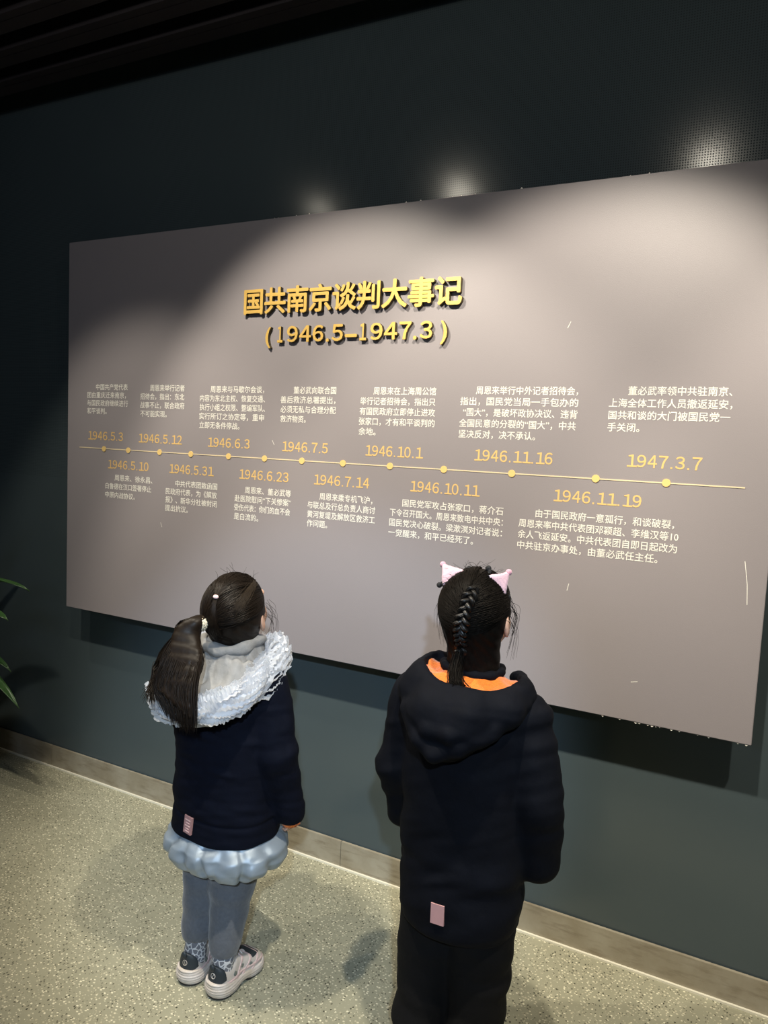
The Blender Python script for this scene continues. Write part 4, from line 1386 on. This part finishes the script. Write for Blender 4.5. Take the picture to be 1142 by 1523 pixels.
        Fd.ell(tip + d0 * .004, (.0072, .0072, .0072), 0)
        V, Q = Fd.mesh()
        link('ball_tip', mesh_np(V, Q), m_pinkball, root)
        # scalloped lace behind, along the base
        Fd = Field(np.minimum(np.minimum(tip, b1), b2) - .03, np.maximum(np.maximum(tip, b1), b2) + .03, .0014)
        ax = (b2 - b1); L = np.linalg.norm(ax); ax /= L
        for i in range(9):
            t = -.22 + 1.44 * i / 8
            side = (.008 + .004 * (abs(i - 4) / 4))
            Fd.ell(b1 + ax * L * t - nrm * .010 + d0 * side * (1 if i in (0, 8) else .35) * 1.2, (.0068, .0050, .0066), .0006)
        Fd.cap(b1 - nrm * .010, b2 - nrm * .010, .005, .005, .003)
        for b_ in (b1, b2):
            Fd.ell(b_ + d0 * .012 - nrm * .008 + (ax if b_ is b2 else -ax) * .005, (.0052, .004, .0052), .0006)
        V, Q = Fd.mesh()
        link('black_lace_trim', mesh_np(V, Q), m_lace, root)
        V, Q = tubes(np.array([spline([b1 - ax * .004 + nrm * .006, (b1 + b2) / 2 + nrm * .008 - d0 * .005, b2 + nrm * .006 + ax * .003], 12)]), .0009, 5)
        link('metal_clip', mesh_np(V, Q), m_wire, root)
        return root
    CLIPS(clip, H)

    # --- coat
    Fd = Field((-.27, -.22, .33), (.28, .20, 1.02), .0040)
    Fd.loft((.408, .45, .55, .68, .80, .88, .93, .965, .998), (.004, .003, 0, 0, 0, 0, 0, 0, 0), (0,) * 9, (.137, .143, .146, .148, .150, .146, .126, .090, .062), (.118, .122, .122, .120, .118, .112, .096, .078, .058), .02)
    sleeve(Fd, sp['armR'], (.064, .057, .047), .014)
    sleeve(Fd, sp['armL'], (.064, .053, .043), .014)
    Fd.ell((.166, .048, .535), (.026, .030, .016), .004, op='sub')
    V, Q = Fd.mesh()
    V = wrinkle(V, Q, .0055, (24, 24, 26), 17)
    V = wrinkle(V, Q, .0020, (55, 55, 75), 43)
    # lower back hem dips
    jk = link('long_black_coat', mesh_np(V, Q), m_navy2, par)
    tag(jk, (-.004, -.1255, .482), (.05, -1, -.03), (0.0, 0, 1), .031, .047)
    # knitted cuff tips
    # --- hood hanging on the back; its rim runs round the neck
    rim = spline([(-.070, .080, .975), (-.100, .030, 1.004), (-.108, -.035, 1.006), (-.084, -.092, 1.000), (-.025, -.126, .990), (.045, -.130, .984), (.098, -.092, .984), (.120, -.030, .990), (.108, .035, .990), (.075, .085, .972)], 60)
    Fd = Field((-.21, -.28, .76), (.21, .16, 1.06), .0034)
    Fd.chain(list(rim[::2]), [.013 + .004 * math.sin(i * .9) for i in range(30)], .008)
    Fd.chain([(-.115, .0, .975), (-.105, -.08, .965), (-.040, -.140, .948), (.045, -.146, .945), (.112, -.095, .955), (.128, -.01, .968)], (.030, .032, .034, .034, .032, .028), .03)
    Fd.ell((-.004, -.130, .912), (.098, .050, .060), .03)
    Fd.ell((-.012, -.136, .880), (.058, .040, .042), .03)
    # drape folds running down into the point of the hood
    Fd.chain([(-.128, -.050, .958), (-.100, -.125, .925), (-.050, -.168, .885), (-.014, -.176, .862), (.040, -.172, .885), (.100, -.135, .925), (.138, -.050, .955)], (.010, .014, .014, .013, .014, .014, .010), .018)
    Fd.chain([(-.085, -.140, .945), (-.030, -.178, .915), (.020, -.182, .912), (.080, -.155, .940)], (.006, .011, .011, .006), .016)
    nk = [(.062 * math.cos(a_), .064 * math.sin(a_) - .006, 1.0) for a_ in np.linspace(0, 2 * math.pi, 24)]
    Fd.ell((0, -.004, 1.03), (.060, .062, .065), .008, op='sub')
    # hollow between collar and rim
    inner = [(p_[0] * .78, (p_[1] + .01) * .76 - .006, p_[2] + .012) for p_ in rim[8:50]]
    for p_, q_ in zip(inner[:-1:2], inner[2::2]):
        Fd.cap(p_, q_, .020, .020, .006, 'sub')
    V, Q = Fd.mesh()
    V = wrinkle(V, Q, .0038, (34, 34, 34), 9)
    V = wrinkle(V, Q, .0016, (60, 60, 75), 44)
    hd = link('coat_hood', mesh_np(V, Q), m_navy2, par)
    Fd = Field((-.14, -.12, .94), (.14, .12, 1.06), .0032)
    cr = spline([(.045, .062, 1.000), (.064, .01, 1.006), (.055, -.034, 1.008), (.020, -.056, 1.008), (-.025, -.055, 1.010), (-.058, -.030, 1.012), (-.066, .01, 1.008), (-.045, .062, 1.000)], 30)
    Fd.chain(list(cr), [.009 + .002 * math.sin(i * 1.7) for i in range(30)], .006)
    V, Q = Fd.mesh(); V = wrinkle(V, Q, .003, (50, 50, 60), 3)
    link('coat_collar', mesh_np(V, Q), m_navy2, jk)
    # orange fleece lining between collar and rim
    m0 = 14
    seg = rim[9:52]
    G = np.zeros((len(seg), m0, 3))
    for j in range(m0):
        t = j / (m0 - 1)
        for i, p_ in enumerate(seg):
            an = math.atan2(p_[1] + .006, p_[0])
            c0 = np.array((.054 * math.cos(an), .052 * math.sin(an) - .004, 1.008))
            q = c0 * (1 - t) + p_ * t
            q[2] += .002 - .012 * math.sin(math.pi * t) + .003 * math.sin(math.pi * t) * math.sin(i * .55 + 3 * t) + .002 * math.sin(i * 1.3) * t
            G[i, j] = q
    V, Q = sheet(G)
    o = link('orange_hood_lining', mesh_np(V, Q), m_orange, hd)
    so = o.modifiers.new('thick', 'SOLIDIFY'); so.thickness = .006; so.offset = 0

    # --- trousers and shoes
    Fd = Field((-.19, -.14, .03), (.18, .13, .60), .0038)
    trousers(Fd, (sp['legL'], sp['legR']), 0, .084, .072, .062, (.045, .045))
    Fd.ell((0, 0, .50), (.12, .095, .08), .03)
    V, Q = Fd.mesh(); V = wrinkle(V, Q, .0045, (30, 30, 40), 27)
    link('black_trousers', mesh_np(V, Q), m_pants2, par)
    for x_, tx_, mr in ((-.074, -.04, -1), (.064, .05, 1)):
        sneaker(par, (x_, -.085), (tx_, 1), 0, .205, mr)
    return P0

def CLIPS(clip, H):
    # tips and base corners in the child's own space
    for tip, b1, b2 in CLIP_PTS:
        clip(tip, b1, b2)

CLIP_PTS = [((-.0832, -.005, 1.2339), (-.0207, -.030, 1.2276), (-.0670, -.035, 1.1965)),
            ((.0676, .0, 1.2329), (.0346, -.030, 1.2254), (.0649, -.020, 1.1828))]
child_one()
child_two()

# ================================================================== plant in the dark corner at the left
def leaf(base, az, L, rise, droop, w, name, m, parent):
    n, k = 18, 7
    G = np.zeros((n, k, 3))
    d = np.array((math.cos(az), math.sin(az), 0)); s = np.array((-math.sin(az), math.cos(az), 0))
    for i in range(n):
        t = i / (n - 1)
        c = np.array(base) + d * L * (t ** 1.15) * .75 + np.array((0, 0, rise * (1 - (1 - t) ** 1.8) - droop * t ** 2.6))
        ww = w * (math.sin(math.pi * min(1, t ** .75 * .93 + .07)) ** .7) * (1 if t < .98 else .4)
        for j in range(k):
            u = j / (k - 1) * 2 - 1
            G[i, j] = c + s * ww * .5 * u + np.array((0, 0, abs(u) ** 1.5 * ww * .22)) + np.array((0, 0, .003 * math.sin(t * 17 + u * 4)))
    V, Q = sheet(G)
    o = link(name, mesh_np(V, Q), m, parent)
    so = o.modifiers.new('thick', 'SOLIDIFY'); so.thickness = .0012
    return o
m_leaf = mat('dark_green_leaf', (0.035, 0.10, 0.03), 0.35, spec=0.5)
wv = nd(m_leaf, 'ShaderNodeTexNoise', Scale=14.0, Detail=3.0)
ln(m_leaf, coords(m_leaf), wv.inputs['Vector'])
ln(m_leaf, mix_col(m_leaf, wv.outputs[0], (0.022, 0.075, 0.02), (0.07, 0.15, 0.045)), bsdf(m_leaf).inputs['Base Color'])
m_pot = mat('black_glazed_pot', (0.008, 0.008, 0.009), 0.3)
m_soil = mat('dark_soil', (0.015, 0.011, 0.008), 0.95)
PC = (-3.02, -0.33)
pl = empty('potted_plant', (PC[0], PC[1], 0), 'potted plant with arching dark green leaves at the far left edge', 'plant')
prof = [(0.0, 0.0), (.115, 0.0), (.125, .01), (.150, .30), (.156, .36), (.160, .375), (.150, .378), (.144, .350)]
n = 40
V = [(r * math.cos(2 * math.pi * i / n), r * math.sin(2 * math.pi * i / n), z) for r, z in prof for i in range(n)]
Fs = [(a * n + i, a * n + (i + 1) % n, (a + 1) * n + (i + 1) % n, (a + 1) * n + i) for a in range(len(prof) - 1) for i in range(n)]
link('pot', mesh_from(V, Fs, True), m_pot, pl)
V = [(0, 0, .352)] + [(.146 * math.cos(2 * math.pi * i / n), .146 * math.sin(2 * math.pi * i / n), .345) for i in range(n)]
link('soil', mesh_from(V, [(0, 1 + i, 1 + (i + 1) % n) for i in range(n)]), m_soil, pl)
V, Q = tubes(np.array([spline([(0.01, 0, .34), (-.01, .01, .60), (.01, 0, .86)], 12)]), np.linspace(.013, .008, 12), 8)
link('stem', mesh_np(V, Q), m_soil, pl)
for (bz, az, L, rise, droop, w) in (
    (.44, .03, .68, .16, .20, .075), (.60, .00, .62, .22, .07, .095), (.66, -.10, .60, .22, .09, .070), (.70, .22, .62, .24, .09, .060),
    (.52, .08, .58, .13, .12, .070), (.78, 1.0, .30, .26, .08, .05), (.75, 2.2, .32, .26, .10, .05), (.72, 3.0, .60, .25, .15, .06),
    (.60, 3.9, .60, .22, .2, .06), (.78, 4.6, .55, .26, .12, .06), (.60, 5.4, .52, .2, .14, .06), (.50, -1.0, .45, .2, .2, .06), (.83, .6, .33, .28, .02, .05), (.84, 3.6, .35, .30, .03, .05)):
    leaf((0.0, 0.0, bz), az, L, rise, droop, w, 'leaf', m_leaf, pl)
